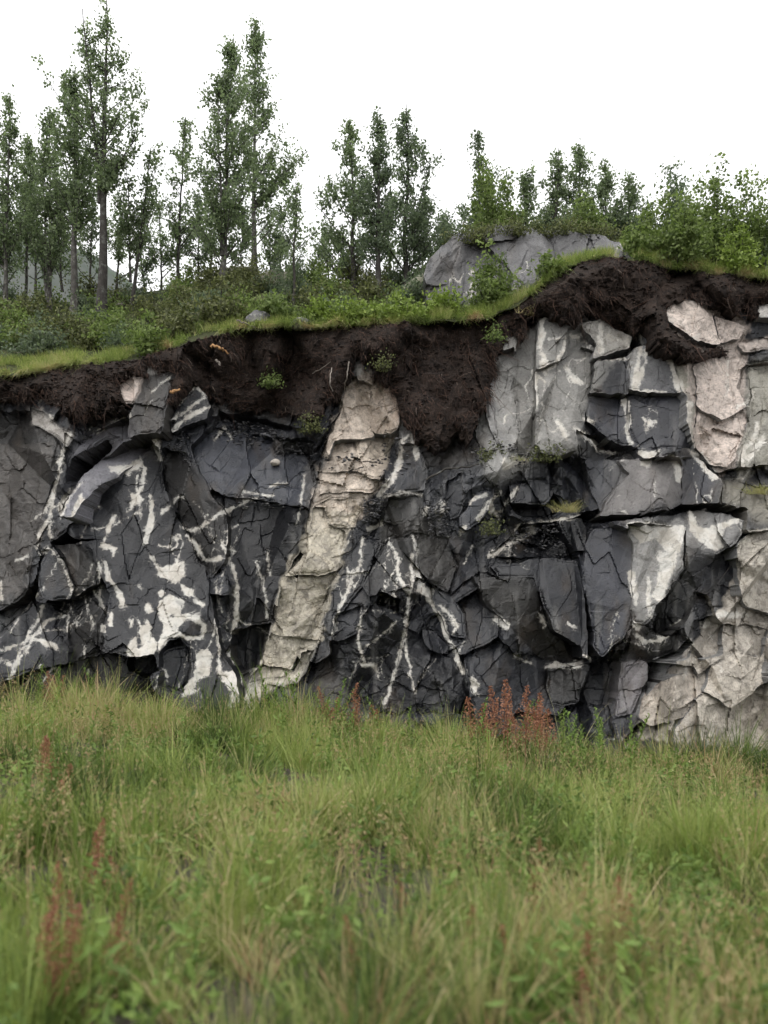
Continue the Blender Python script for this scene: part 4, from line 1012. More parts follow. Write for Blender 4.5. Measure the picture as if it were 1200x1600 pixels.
def tree(u, vb, utop, env, label, rad=0.06, leaf='leaf', bark='bark', dens=1.0, Y=None, group=None, seed=0, forks=(), lsize=0.050, bare=0, name='aspen_tree', cat='tree'):
    """env: [(photo row, left, right)] of the crown, from the top down"""
    r = np.random.default_rng(seed+100)
    p = hill_at(u, vb) if Y is None else Vector(((u-600)/F*Y, Y, float(hill_z((u-600)/F*Y, Y))))
    Y = p.y; sc = Y/F
    root = link(name, None, loc=p); tag(root, label, cat, group)
    loc = lambda uu, vv, dy=0.0: np.array([(uu-600)*sc, Y+dy, ZC+(HOR-vv)*sc]) - np.array(p)
    vt = env[0][0]
    wood = Acc()
    def stem(u0, v0, u1, v1, r0, r1, dy=0.0, n=12):
        t = np.linspace(0, 1, n)
        wob = np.cumsum(r.normal(0, 0.012, n)); wob -= wob[0]
        pts = np.array([loc(u0+(u1-u0)*tt**1.2, v0+(v1-v0)*tt) for tt in t]); pts[:, 0] += wob; pts[:, 1] += dy*t + np.cumsum(r.normal(0, 0.015, n))
        rr_ = r0+(r1-r0)*t**0.8
        rr_ = rr_*(1+0.35*np.exp(-t*14))
        V, Q = tube(pts, rr_, 7); wood.add(V, Q)
        return pts
    b0 = loc(u, vb); 
    main = stem(u, vb+ (6 if True else 0), utop, vt, rad, 0.006)
    stems = [main]
    for (fu0, fv0, fu1, fv1, fr) in forks: stems.append(stem(fu0, fv0, fu1, fv1, fr, 0.006, r.normal(0, 0.15)))
    vbot = env[-1][0]
    H = (vbot-vt)*sc
    meanw = np.mean([e[2]-e[1] for e in env])*sc
    nb = int(dens*(24+H*19))
    lob = r.uniform(0.45, 1.55, (11, 6))
    cl = []; tmp = []
    for b in range(nb):
        f = r.random()**0.85
        v = vt+(vbot-vt)*f
        ul, ur = interp_env(env, v)
        wdn = 1.10+0.25*f; mid_u = (ul+ur)/2; ul, ur = mid_u+(ul-mid_u)*wdn, mid_u+(ur-mid_u)*wdn
        cxx = (ul+ur)/2; hw = (ur-ul)/2*sc
        az = r.uniform(0, 2*math.pi); rd = math.sqrt(r.uniform(0.06, 1.0))*lob[min(int(f*11), 10), int(az/6.2832*6) % 6]
        if r.random() < 0.10: rd *= 1.3
        tgt = loc(cxx, v) + np.array([math.cos(az)*hw*rd, math.sin(az)*hw*0.85*rd, 0])
        st = stems[0]
        for s2 in stems[1:]:
            hh = min(max(tgt[2], s2[0][2]), s2[-1][2])
            q2 = np.array([np.interp(hh, s2[:, 2], s2[:, 0]), np.interp(hh, s2[:, 2], s2[:, 1]), hh])
            if np.linalg.norm(q2-tgt) < 0.42 and r.random() < 0.8: st = s2
        hz = tgt[2] - (0.7+0.8*r.random())*np.linalg.norm((tgt[:2]-st[len(st)//2][:2]))*1.0 - 0.06
        hz = min(max(hz, st[1][2]), st[-2][2])
        ii_ = np.interp(hz, st[:, 2], np.arange(len(st))); i0 = int(ii_); fr = ii_-i0
        s0 = st[i0]*(1-fr)+st[min(i0+1, len(st)-1)]*fr
        Ld = np.linalg.norm(tgt-s0)
        if Ld < 0.03: continue
        mid = (s0+tgt)/2 + np.array([0, 0, -0.10*Ld]) + r.normal(0, 0.05*Ld, 3)
        t = np.linspace(0, 1, 5)[:, None]
        pts = (1-t)**2*s0 + 2*t*(1-t)*mid + t*t*tgt
        V, Q = tube(pts, np.linspace(min(0.016, 0.005+0.010*Ld), 0.0025, 5), 3); wood.add(V, Q)
        if b < bare: continue
        nc = 4+int(Ld*9)
        tt = 1.04-0.80*r.random(nc)**1.2
        tt = tt[:, None]
        cc = (1-tt)**2*s0 + 2*tt*(1-tt)*mid + tt*tt*tgt
        cl.append(cc + r.normal(0, 0.028, cc.shape))
    for s2 in stems[1:]:
        ff = s2[np.clip((len(s2)-1-(r.random(26)**1.2)*len(s2)*0.75).astype(int), 0, len(s2)-1)]
        cl.append(ff + r.normal(0, 0.09, ff.shape))
    # leader
    k = max(6, int(H*5)); ll = main[np.clip((len(main)-1-(r.random(k)**1.6)*len(main)*0.35).astype(int), 0, len(main)-1)]
    cl.append(ll + r.normal(0, 0.035, ll.shape))
    cl = np.concatenate(cl)
    per = r.integers(4, 14, len(cl))
    cen = np.repeat(cl, per, axis=0); cen = cen + r.normal(0, 1, cen.shape)*np.array([0.045, 0.045, 0.055])
    V, Q = leaf_quads(cen, lsize*1.15, lsize*0.85, r)
    tone = np.repeat(np.clip(r.normal(0.45, 0.2, len(cl)), 0, 1), per)
    a = np.clip(tone + r.normal(0, 0.18, len(cen)), 0, 1)
    me = mesh_np('crown', V, Q); fattr(me, 'rnd', a)
    link('trunk', wood.mesh('trunk', True), M[bark], root)
    link('crown', me, M[leaf], root)
    return root

tree(12, 492, 14, [(148,8,18),(180,-8,30),(240,-18,45),(300,-30,50),(360,-30,45),(400,-20,30)], 'slim pale-green tree cut by the left edge of the picture', 0.045, seed=1, dens=1.1)
tree(38, 486, 46, [(215,38,50),(260,22,68),(330,15,75),(390,22,62)], 'thin tree second from the left edge, behind its neighbours', 0.035, 'leaf', seed=2, dens=0.9, Y=15.2)
tree(78, 482, 84, [(165,72,90),(200,60,105),(260,45,120),(330,40,130),(385,52,118)], 'twin-stemmed tree between the left-edge trees and the lichen-spotted trunk', 0.045, seed=3, dens=1.2, forks=[(74,470,62,230,0.03)], Y=14.6)
tree(116, 497, 112, [(105,104,118),(150,92,135),(210,85,148),(280,88,150),(340,98,140)], 'tree with pale lichen-spotted trunk just left of the tallest tree', 0.075, seed=4, dens=1.2)
tree(157, 506, 163, [(0,157,170),(40,148,176),(70,128,186),(110,116,200),(160,112,214),(205,125,212),(250,150,195),(300,150,185)], 'tallest tree, dark forked trunk reaching the top of the picture', 0.095, 'leaf', 'bark_dark', seed=5, dens=1.15, forks=[(157,318,134,30,0.04),(160,305,225,205,0.03)])
tree(205, 480, 238, [(230,232,244),(255,215,247),(290,196,246),(330,188,240),(370,192,225)], 'slender leaning tree just right of the tallest tree', 0.04, seed=6, dens=0.75, forks=[(204,440,196,250,0.022)], bark='bark_dark', Y=14.2)
tree(280, 446, 290, [(185,284,298),(230,268,306),(300,258,312),(360,255,310)], 'sparse thin-leaved tree in the gap left of the two tall central trees', 0.035, seed=7, dens=0.5, bark='bark_dark', Y=15.0)
tree(346, 462, 360, [(55,356,366),(90,350,374),(135,326,386),(200,318,392),(270,305,396),(320,300,398),(365,315,385)], 'dense tall tree, left of the pair at centre left', 0.06, seed=8, dens=1.45, forks=[(347,400,338,120,0.03)])
tree(396, 428, 398, [(35,393,402),(70,384,412),(110,374,420),(170,366,440),(220,372,448),(270,378,470),(320,385,462)], 'tall tree with pale slim trunk, right of the pair at centre left', 0.058, seed=9, dens=1.15, forks=[(396,330,478,238,0.025)])
tree(458, 482, 461, [(285,456,468),(320,440,490),(370,430,492),(410,436,480)], 'nearly bare thin stem with few leaves in the sky gap', 0.028, seed=10, dens=0.35, bark='bark_dark')
tree(554, 462, 546, [(195,541,551),(230,526,562),(280,510,578),(330,500,584),(380,505,580)], 'left tree of the trio of pointed trees at the centre', 0.055, seed=11, dens=1.05, bark='bark_dark', forks=[(553,400,492,330,0.02)])
tree(590, 470, 591, [(180,586,597),(215,575,607),(270,565,618),(340,560,622),(390,565,618)], 'middle tree of the trio of pointed trees at the centre', 0.06, 'leaf_dark', seed=12, dens=1.1, bark='bark_dark')
tree(634, 448, 632, [(163,627,637),(200,616,648),(250,610,660),(300,612,686),(350,618,690),(400,620,680)], 'right and tallest tree of the trio of pointed trees at the centre', 0.055, 'leaf_dark', seed=13, dens=1.15, bark='bark_dark', forks=[(640,380,676,252,0.025)])
tree(748, 385, 746, [(207,741,751),(235,738,760),(280,735,775),(330,730,780)], 'narrow pointed tree behind the big outcrop', 0.04, 'leaf_dark', seed=14, dens=0.8, Y=15.3)
for (u, vt, wd, lb, lf, sd) in [(868, 235, 15, 'dark pointed sapling on the outcrop, first of the row', 'leaf_dark', 21), (906, 228, 17, 'tallest dark pointed sapling of the row on the outcrop', 'leaf_dark', 22),
                            (945, 250, 16, 'pointed sapling third in the row on the outcrop', 'leaf', 23), (984, 274, 18, 'shortest sapling at the right end of the row on the outcrop', 'leaf', 24),
                            (825, 272, 15, 'thin sapling between the bright bush and the row of saplings', 'leaf', 25)]:
    tree(u, 375, u, [(vt, u-4, u+4), (vt+25, u-wd*.7, u+wd*.7), (vt+60, u-wd*1.35, u+wd*1.35), (360, u-wd*1.9, u+wd*1.9)], lb, 0.028, 'leaf', 'bark_dark', 0.85, Y=14.6, seed=sd, name='sapling', cat='sapling', group='saplings along the outcrop')
# background stems behind the front row
BGU = [(-30,200),(55,250),(98,240),(140,290),(182,300),(226,330),(252,320),(310,300),(325,330),(375,320),(420,340),(440,330),(515,345),(535,350),(612,300),(660,310),(690,330),(715,320)]
for n_, (u, vt) in enumerate(BGU):
    wd = 24
    tree(u, 450, u+rr.uniform(-14, 14), [(vt, u-5, u+5), (vt+45, u-wd, u+wd), (400, u-wd*1.1, u+wd*1.1)],
         ORD[n_] + ' thin stem from the left in the background thicket behind the front trees', 0.026, 'leaf_dark' if n_ % 2 else 'leaf', 'bark_dark', 0.55, Y=16.2+rr.uniform(0, 1.4), seed=40+n_, group='thin stems in the background thicket', name='background_tree')

# ------------------------------------------------------------------ shrubs
def shrub(u, vb, w, h, leaf, label, group=None, seed=0, dens=1.0, lsize=0.05, Y=None, name='shrub', p=None, low=False, cat='shrub'):
    r = np.random.default_rng(seed+900)
    if p is None: p = hill_at(u, vb) if Y is None else at(u, vb, Y)
    sc = p.y/F; R = w*sc/2; H = h*sc
    root = link(name, None, loc=p); tag(root, label, cat, group)
    wood = Acc(); cl = []
    ns = max(6, int(dens*(6+R*22)))
    for s_ in range(ns):
        az = r.uniform(0, 6.283); e = math.sqrt(r.random())
        x = math.cos(az)*R*e; yv = math.sin(az)*R*0.7*e
        z = H*(1-0.75*e**2.2)*r.uniform(0.55, 1.12)
        s0 = np.array([x*0.25, yv*0.25, -0.04]); tgt = np.array([x, yv, max(z, 0.05)])
        mid = (s0+tgt)/2 + np.array([x*-0.12, yv*-0.12, 0.1*H]) + r.normal(0, 0.03, 3)
        t = np.linspace(0, 1, 5)[:, None]
        pts = (1-t)**2*s0+2*t*(1-t)*mid+t*t*tgt
        V, Q = tube(pts, np.linspace(0.008 if not low else 0.005, 0.002, 5), 3); wood.add(V, Q)
        nc = int(3+H*8)
        tt = r.uniform(0.2, 1.03, nc)[:, None]
        cl.append((1-tt)**2*s0+2*tt*(1-tt)*mid+tt*tt*tgt + r.normal(0, 0.04, (nc, 3)))
    cl = np.concatenate(cl); per = r.integers(6, 16, len(cl))
    cen = np.repeat(cl, per, axis=0); cen = cen + r.normal(0, 0.055, cen.shape)
    cen[:, 2] = np.maximum(cen[:, 2], -0.02)
    V, Q = leaf_quads(cen, lsize*1.2, lsize*0.75, r)
    tone = np.repeat(np.clip(r.normal(0.45, 0.2, len(cl)), 0, 1), per)
    me = mesh_np('foliage', V, Q); fattr(me, 'rnd', np.clip(tone+r.normal(0, 0.2, len(cen)), 0, 1))
    link('stem', wood.mesh('stem', True), M['bark_dark'], root)
    link('foliage', me, M[leaf], root)
    return root

S = [ # u, row of base, width, height, leaf, label
 (60,556,110,44,'leaf_dark','low dark-green juniper cushion on the left turf'),
 (22,520,90,46,'leaf_mid','fresh green bush at the left edge below the slim tree'),
 (228,556,70,66,'leaf_mid','light green leafy bush at the turf edge below the tallest tree'),
 (180,540,80,60,'leaf_mid','green bush directly below the tallest trunk'),
 (118,528,90,50,'leaf_olive','olive bush below the lichen-spotted trunk'),
 (280,528,70,50,'leaf_olive','olive-brown low shrub right of the light green leafy bush'),
 (340,510,110,60,'leaf_olive','wide olive shrub below the dense tall tree'),
 (430,502,90,44,'leaf_mid','green shrub around the foot of the bare thin stem'),
 (548,516,56,46,'leaf_bright','bright yellow-green bush, leftmost of the three at the peat edge'),
 (590,508,60,34,'leaf_bright','bright yellow-green bush, middle of the three at the peat edge'),
 (638,508,70,42,'leaf_bright','bright yellow-green bush, rightmost of the three at the peat edge'),
 (696,492,56,44,'leaf_bright','bright leafy bush at the left foot of the big outcrop'),
 (770,480,100,96,'leaf_mid','leafy green sapling bush growing in front of the big outcrop'),
 (772,390,100,148,'leaf_mid','tall bright bush rising above the left top of the big outcrop'),
 (915,378,70,70,'leaf_mid','fresh green bush in front of the row of saplings'),
 (1060,430,110,150,'leaf_mid','big green bush at the left of the right-hand thicket'),
 (1120,420,120,165,'leaf_mid','tallest green bush in the middle of the right-hand thicket'),
 (1185,425,110,155,'leaf_mid','green bush of the thicket cut by the right edge'),
 (1010,405,80,80,'leaf_mid','small green bush between the outcrop and the right-hand thicket'),
 (1150,432,90,70,'leaf_bright','yellow-green low bush in front of the right-hand thicket'),
 (1060,415,80,170,'leaf_dark','dark spindly bush poking above the right-hand thicket'),
 (505,505,60,40,'leaf_bright','yellow-green bush at the peat edge left of the three bright bushes'),
 (860,440,44,36,'leaf_mid','small green bush before the right half of the outcrop'),
 (1240,430,120,160,'leaf','grey-green bush just past the right edge'),
]
for n_, (u, v, w, h, lf, lb) in enumerate(S):
    kw = {}
    if n_ == 12: kw = dict(p=at(770, 488, 11.45))
    if n_ == 13: kw = dict(p=at(772, 392, 13.6))
    if n_ == 14: kw = dict(p=at(915, 372, 13.3))
    if n_ == 20: kw = dict(p=at(1060, 410, 14.2), dens=0.6)
    kw.setdefault('dens', 1.5 if w > 95 else 1.2)
    shrub(u, v, w, h, lf, lb, seed=n_, lsize=0.055, **kw)
LM = [(-60, 'left of the left-edge tree'), (12, 'below the left-edge tree'), (75, 'below the twin-stemmed tree'), (135, 'below the tallest tree'), (205, 'below the slender leaning tree'),
      (275, 'below the sparse thin tree'), (340, 'below the dense tall tree'), (400, 'below the pale slim trunk'), (458, 'around the nearly bare stem'), (545, 'below the left trio tree'),
      (595, 'below the middle trio tree'), (650, 'below the right trio tree')]
und = []
k_ = 0
for v in (545, 528, 510, 492, 476, 460, 448):
    for u in np.arange(-80, 690, 52):
        u2 = u + rr.uniform(-20, 20)
        if not (v_ridge(u2)+2 < v < v_edge(u2)-14): continue
        und.append((u2, v, k_)); k_ += 1
for li, (lu, lw) in enumerate(LM):
    mine = sorted([q for q in und if min(range(len(LM)), key=lambda a: abs(LM[a][0]-q[0])) == li], key=lambda q: (-q[1], q[0]))
    for n_, (u2, v, kk) in enumerate(mine):
        ty = kk % 4
        shrub(u2, v, rr.uniform(50, 90), rr.uniform(26, 54), ['leaf_olive', 'leaf_dark', 'leaf_mid', 'leaf_olive'][ty],
              '%s low shrub %s, %s up from the edge' % (['olive', 'dark green', 'fresh green', 'olive'][ty], lw, ORD[n_]), 'undergrowth shrubs beneath the trees',
              seed=100+kk, dens=0.95, low=True, lsize=0.045, name='undergrowth_shrub')
for n_, u in enumerate(np.arange(700, 1330, 52)):
    shrub(u, v_ridge(u)+8, 80, 60, ['leaf_dark', 'leaf_olive'][int(u) % 2], ORD[n_]+' dark scrub bush from the left along the ridge behind the outcrop and thicket', 'ridge scrub on the right', seed=int(u), dens=1.0, low=True, name='ridge_shrub', Y=None)
for n_, (u, v, w) in enumerate([(740, 376, 90), (800, 366, 100), (865, 366, 100), (930, 372, 90)]):
    shrub(u, v, w, 26, 'leaf_olive', ['dark heather mat on the left shoulder of the outcrop', 'dark heather mat on the left top of the outcrop', 'dark heather mat on the middle top of the outcrop', 'dark heather mat on the right top of the outcrop'][n_],
          seed=300+n_, dens=2.2, low=True, lsize=0.035, p=at(u, v+6, 12.3), name='heather_mat', cat='heather')
for n_, (u, v, w, h, lf, lb) in enumerate([
    (145,655,44,36,'leaf_olive','green fern-like plant in the hollow under the left peat bank'),
    (490,672,30,28,'leaf_olive','mossy green tuft under the middle peat bank left of the dike'),
    (425,600,17,12,'leaf_mid','small bright sprig growing out of the middle peat bank'),
    (598,572,16,8,'leaf_olive','tiny green moss tuft on the peat above the dike'),
    (775,528,16,14,'leaf_mid','small bright sprig on the peat where the right bank begins'),
    (845,718,60,18,'leaf_olive','olive moss patch on the ledge of the right wall'),
    (770,722,34,18,'leaf_olive','olive moss patch beside the ochre stain on the right ledge'),
    (768,872-40,30,14,'leaf_olive','moss tuft on the dark rubble slope of the right wall')]):
    p = at(u, v, face_y(u, v)-0.10)
    shrub(u, v, w, h, lf, lb, seed=500+n_, dens=1.3, lsize=0.032, p=p, name='moss_tuft', low=True, cat='plant')

# ------------------------------------------------------------------ branches and roots
def stick(pts, r0, r1, mat, label, sides=6):
    P_ = np.array([np.array(q) for q in pts]); o0 = P_[0].copy()
    t = np.linspace(0, len(P_)-1, 14); Pp = np.stack([np.interp(t, np.arange(len(P_)), P_[:, k]) for k in range(3)], -1)
    Pp += np.random.default_rng(int(abs(o0[0])*1000)).normal(0, r0*0.5, Pp.shape)
    V, Q = tube(Pp-o0, np.linspace(r0, r1, 14), sides)
    a = Acc(); a.add(V, Q)
    o = link('branch', a.mesh('branch', True), M[mat], loc=Vector(o0)); tag(o, label, 'branch')
def on(u, v, dy=0.07): return at(u, v, face_y(u, v)-dy)
stick([on(330,540,.1), on(345,545,.14), on(356,552,.1)], 0.022, 0.010, 'wood', 'fresh orange broken wood stub at the top of the middle peat bank')
stick([on(318,500,.1), on(345,488,.2), on(360,478,.25)] if False else [on(338,562,.1), on(344,570,.12)], 0.016, 0.010, 'drywood', 'short pale root end below the orange wood stub')
stick([on(488,584,.1), on(505,574,.15), on(517,565,.12)], 0.007, 0.004, 'drywood', 'thin grey twig lying on the middle peat bank')
stick([on(664,750,.12), on(700,732,.16), on(735,728,.14), on(748,726,.12)], 0.016, 0.008, 'bark_dark', 'dark fallen branch lying across the ledge right of the dike')
stick([on(545,566,.1), on(542,590,.12), on(538,612,.08)], 0.010, 0.006, 'drywood', 'upright grey root beside the top of the dike')
stick([on(518,575,.1), on(515,598,.12), on(520,612,.1)], 0.008, 0.005, 'drywood', 'bent grey root left of the dike top')
stick([on(370,500,.3), on(400,512,.1)], 0.012, 0.006, 'drywood', 'pale stick beside the small grey boulder at the peat edge')
stick([on(268,612,.08), on(280,608,.1)], 0.02, 0.012, 'wood', 'ochre wood fragment in the peat above the striped slab')

# ------------------------------------------------------------------ grass (verge, turf edge, ground cover)
def blades(base, az, lean, hgt, wid, tone, bend=0.6):
    n = len(base)
    d = np.stack([np.cos(az), np.sin(az), np.zeros(n)], -1)
    side = np.stack([-np.sin(az), np.cos(az), np.zeros(n)], -1)
    # face the ribbon at random
    ra = rng.uniform(0, 6.283, n); side = np.stack([np.cos(ra), np.sin(ra), np.zeros(n)], -1)
    ts = np.array([0, 0.4, 0.75, 1.0]); Vs = []
    for t in ts:
        out = lean*hgt*(t*0.5 + bend*t*t)
        up = hgt*(t - 0.35*lean*t*t)
        c = base + d*out[:, None]; c[:, 2] += up
        w = wid*(1-t**2)*0.5 + (0.0 if t < 1 else 0)
        if t < 1: Vs += [c-side*w[:, None], c+side*w[:, None]]
        else: Vs += [c]
    V = np.stack(Vs, 1).reshape(-1, 3)
    o = (np.arange(n)*7)[:, None]
    T = np.concatenate([o+np.array([[0,1,3]]), o+np.array([[0,3,2]]), o+np.array([[2,3,5]]), o+np.array([[2,5,4]]), o+np.array([[4,5,6]])])
    a = np.concatenate([tone]*5)
    return V, T, a

def tufts(cx, cy, cz, tone, hgt, nper, spread, wid, leanm=0.5):
    n = len(cx)
    idx = np.repeat(np.arange(n), nper)
    N_ = len(idx)
    b = np.stack([cx[idx], cy[idx], cz[idx]], -1)
    rad = np.abs(rng.normal(0, 1, N_))*spread[idx]; az = rng.uniform(0, 6.283, N_)
    b[:, 0] += rad*np.cos(az); b[:, 1] += rad*np.sin(az)
    lean = np.clip(np.abs(rng.normal(leanm, 0.28, N_)), 0.05, 1.3)
    h = hgt[idx]*rng.uniform(0.55, 1.15, N_)
    w = wid[idx]*rng.uniform(0.7, 1.3, N_)
    tn = np.clip(tone[idx]+rng.normal(0, 0.07, N_), 0, 1)
    return b, az+rng.normal(0, 0.7, N_), lean, h, w, tn

# verge
nt_ = 10500
cy = 1.5 + 8.7*rng.random(nt_)**0.75
cx = rng.uniform(-1, 1, nt_)*(0.52*cy+1.0)
dn = vn(cx*1.5, cy*1.5, 91)*0.55 + vn(cx*4.5, cy*4.5, 92)*0.45
keep = dn > 0.44 + 0.09*rng.random(nt_)
cx, cy, dn = cx[keep], cy[keep], dn[keep]; m_ = len(cx)
cz = verge_z(cx, cy)
k1 = vn(cx*1.1+7, cy*0.9, 95); k2 = vn(cx*3.1, cy*3.1+4, 96); k3 = vn(cx*0.6+1, cy*0.8+9, 97)
tone = 0.33 + 0.65*(k1-0.5) + 0.40*(k2-0.5) + rng.normal(0, 0.10, m_)
straw = rng.random(m_) < np.clip((k3-0.45)*1.1, 0.02, 0.42)
tone = np.where(straw, 0.72+rng.normal(0, .10, m_), tone)
tone = tone + np.clip((5.0-cy)/4, 0, 1)*0.06
mound = np.clip((dn-0.40)/0.30, 0, 1)
hgt = (0.07+0.16*rng.random(m_))+ (0.05+0.30*rng.random(m_))*mound
hgt = np.where(cy > 8.6, hgt*1.25, hgt)*np.where(rng.random(m_) < 0.12, 1.5, 1.0)
wid = 0.0036+0.0026*rng.random(m_) + 0.0003*cy
wid = np.where(rng.random(m_) < 0.15, wid*1.9, wid)
foot = (cy > 8.7)
hgt = np.where(foot & (vn(cx*2.3, cy*0+1, 191) > 0.5), hgt+0.22*rng.random(m_), hgt)
nper = rng.integers(12, 34, m_)
b, az, lean, h, w, tn = tufts(cx, cy, cz, tone, hgt, nper, 0.02+0.04*rng.random(m_), wid, 0.42)
V, T, a = blades(b, az, lean, h, w, tn)
me = mesh_np('verge_grass', V, T); fattr(me, 'rnd', a)
tag(link('verge_grass', me, M['grass']), 'long wild grass with green, yellow and straw blades covering the verge', 'grass', kind='stuff')
# broad-leaved herbs mixed into the grass
nh = 1700
hy = 1.7 + 8.4*rng.random(nh)**0.75; hx = rng.uniform(-1, 1, nh)*(0.52*hy+0.9)
kp = vn(hx*1.3+2, hy*1.3, 121) > 0.46; hx, hy = hx[kp], hy[kp]; nh = len(hx)
hh_ = rng.uniform(0.12, 0.45, nh); per_ = rng.integers(14, 34, nh); ix = np.repeat(np.arange(nh), per_)
tz = rng.random(len(ix))
hc = np.stack([hx[ix]+rng.normal(0, .035, len(ix))*(1.2-tz*.5), hy[ix]+rng.normal(0, .035, len(ix)), verge_z(hx, hy)[ix]+tz*hh_[ix]], -1)
V, Q = leaf_quads(hc, 0.070, 0.022, rng)
me = mesh_np('verge_herbs', V, Q); fattr(me, 'rnd', np.clip(np.repeat(rng.random(nh), per_)*0.7+rng.normal(0.1, .15, len(ix)), 0, 1))
tag(link('verge_herbs', me, M['weed']), 'small broad-leaved herbs mixed through the verge grass', 'herbs', kind='stuff')
# tall straw seed stems among it
n = 4200
sy = 1.8+8.2*rng.random(n)**0.8; sx = rng.uniform(-1, 1, n)*(0.52*sy+0.8)
kp = vn(sx*0.8+3, sy*0.8, 99) > 0.48
sx, sy = sx[kp], sy[kp]; n = len(sx)
hb = rng.uniform(0.32, 0.58, n)
bb = np.stack([sx, sy, verge_z(sx, sy)], -1)
azs = rng.uniform(0, 6.28, n); ln = np.abs(rng.normal(0.18, 0.12, n))
V1, T1, a1 = blades(bb, azs, ln, hb, np.full(n, 0.0034), np.clip(rng.normal(0.80, 0.12, n), 0, 1))
tips = bb + np.stack([np.cos(azs)*ln*hb*0.9, np.sin(azs)*ln*hb*0.9, hb*0.9], -1)
hd = np.repeat(tips, 7, 0) + rng.normal(0, 1, (7*n, 3))*np.array([0.008, 0.008, 0.045])
V2, Q2 = leaf_quads(hd, 0.022, 0.007, rng)
T2 = np.concatenate([Q2[:, [0,1,2]], Q2[:, [0,2,3]]])
me = mesh_np('seed_stems', np.concatenate([V1, V2]), np.concatenate([T1, T2+len(V1)])); fattr(me, 'rnd', np.concatenate([a1, np.clip(rng.normal(0.92, 0.12, len(T2)), 0, 1)]))
tag(link('seed_stems', me, M['grass']), 'thin straw-coloured grass stems with seed heads among the verge grass', 'grass', kind='stuff')

# turf along the cliff edge and over the slope
def turf(n, us, ts_, tonem, hm, name, label, wid=0.006, nper=(14, 26), hang=False):
    u = rng.uniform(us[0], us[1], n); ye = y_edge(u)
    t = rng.uniform(ts_[0], ts_[1], n)**1.3
    y = ye + 0.02 + t*(Y_RIDGE-ye); x = (u-600)/F*y
    k = vn(x*2.6, y*2.6, 111) > 0.36
    x, y = x[k], y[k]; m = len(x)
    z = hill_z(x, y)
    b, az, lean, h, w, tn = tufts(x, y, z, tonem-0.06+0.50*(vn(x*1.7, y*1.7, 113)-0.5)+rng.normal(0, .09, m), hm*rng.uniform(0.6, 1.3, m), rng.integers(*nper, m), np.full(m, 0.05), np.full(m, wid))
    V, T, a = blades(b, az, lean, h, w, tn)
    me = mesh_np(name, V, T); fattr(me, 'rnd', a)
    tag(link(name, me, M['grass']), label, 'grass', kind='stuff')
turf(800, (-150, 262), (0.0, 0.20), 0.60, 0.13, 'turf_grass', 'bright short turf along the left cliff edge')
def fringe(n, u0, u1, name, label):
    u = rng.uniform(u0, u1, n); k = vn(u/24, u*0+2, 211) > 0.32; u = u[k]; n = len(u)
    y = y_edge(u) - 0.02 + rng.uniform(-.03, .05, n); x = (u-600)/F*y; z = hill_z(x, y_edge(u)+0.03) - 0.01
    hl = (0.08+0.16*vn(u/15, u*0, 212))*rng.uniform(.6, 1.3, n)
    az = -math.pi/2 + rng.normal(0, 0.6, n)
    V, T, a = blades(np.stack([x, y, z], -1), az, np.abs(rng.normal(1.15, .35, n)), hl, np.full(n, .006), np.clip(0.58+0.8*(vn(u/20, u*0, 213)-.5)+rng.normal(0, .15, n), 0, 1), 0.5)
    V = V.reshape(n, 7, 3); tq = np.array([0, 0, .4, .4, .75, .75, 1.0]); V[:, :, 2] -= (tq**2)[None, :]*hl[:, None]*rng.uniform(0.2, 1.5, n)[:, None]
    me = mesh_np(name, V.reshape(-1, 3), T); fattr(me, 'rnd', a)
    tag(link(name, me, M['grass']), label, 'grass', kind='stuff')
fringe(16000, -200, 1400, 'hanging_sod', 'ragged grass hanging over the lip of the peat')
turf(320, (610, 800), (0.0, 0.10), 0.42, 0.16, 'turf_grass', 'olive turf hanging over the peat below the outcrop')
turf(480, (985, 1350), (0.0, 0.12), 0.56, 0.15, 'turf_grass', 'green turf on the peat bank below the right-hand thicket')
turf(260, (300, 560), (0.0, 0.12), 0.62, 0.12, 'turf_grass', 'dry yellowish turf above the middle peat bank')
turf(420, (770, 1010), (0.0, 0.16), 0.62, 0.13, 'turf_grass', 'dull green turf on the crest of the domed peat bank')
turf(420, (250, 640), (0.0, 0.10), 0.36, 0.12, 'turf_grass', 'dark green turf fringe along the middle cliff edge')
turf(3600, (-200, 1400), (0.02, 1.0), 0.30, 0.14, 'ground_cover', 'mixed low grass and herbs covering the hillside between the shrubs', nper=(10, 18))

# dry tufts on the ledges
def ledge_tuft(u, v, tone, hm, label, n=70):
    y = face_y(u, v)-0.10; p = at(u, v, y)
    m = 8
    cx_ = rng.normal(0, 0.07, m); b, az, lean, h, w, tn = tufts(cx_, rng.normal(0, 0.03, m), np.zeros(m), np.full(m, tone), np.full(m, hm), np.full(m, n//m), np.full(m, 0.03), np.full(m, 0.005), 0.9)
    V, T, a = blades(b, az, lean, h, w, tn, 0.8)
    me = mesh_np('grass_tuft', V, T); fattr(me, 'rnd', a)
    tag(link('grass_tuft', me, M['grass'], loc=p), label, 'grass')
ledge_tuft(885, 800, 0.74, 0.20, 'dry yellow grass tuft on the ledge of the right wall', 220)
ledge_tuft(1188, 772, 0.70, 0.18, 'dry yellow grass tuft on the ledge at the right edge', 200)
ledge_tuft(805, 720, 0.66, 0.10, 'small dry tuft on the mossy ledge left of the yellow one', 90)
ledge_tuft(826, 492, 0.80, 0.14, 'reddish dry tuft at the left shoulder of the domed peat bank', 150)

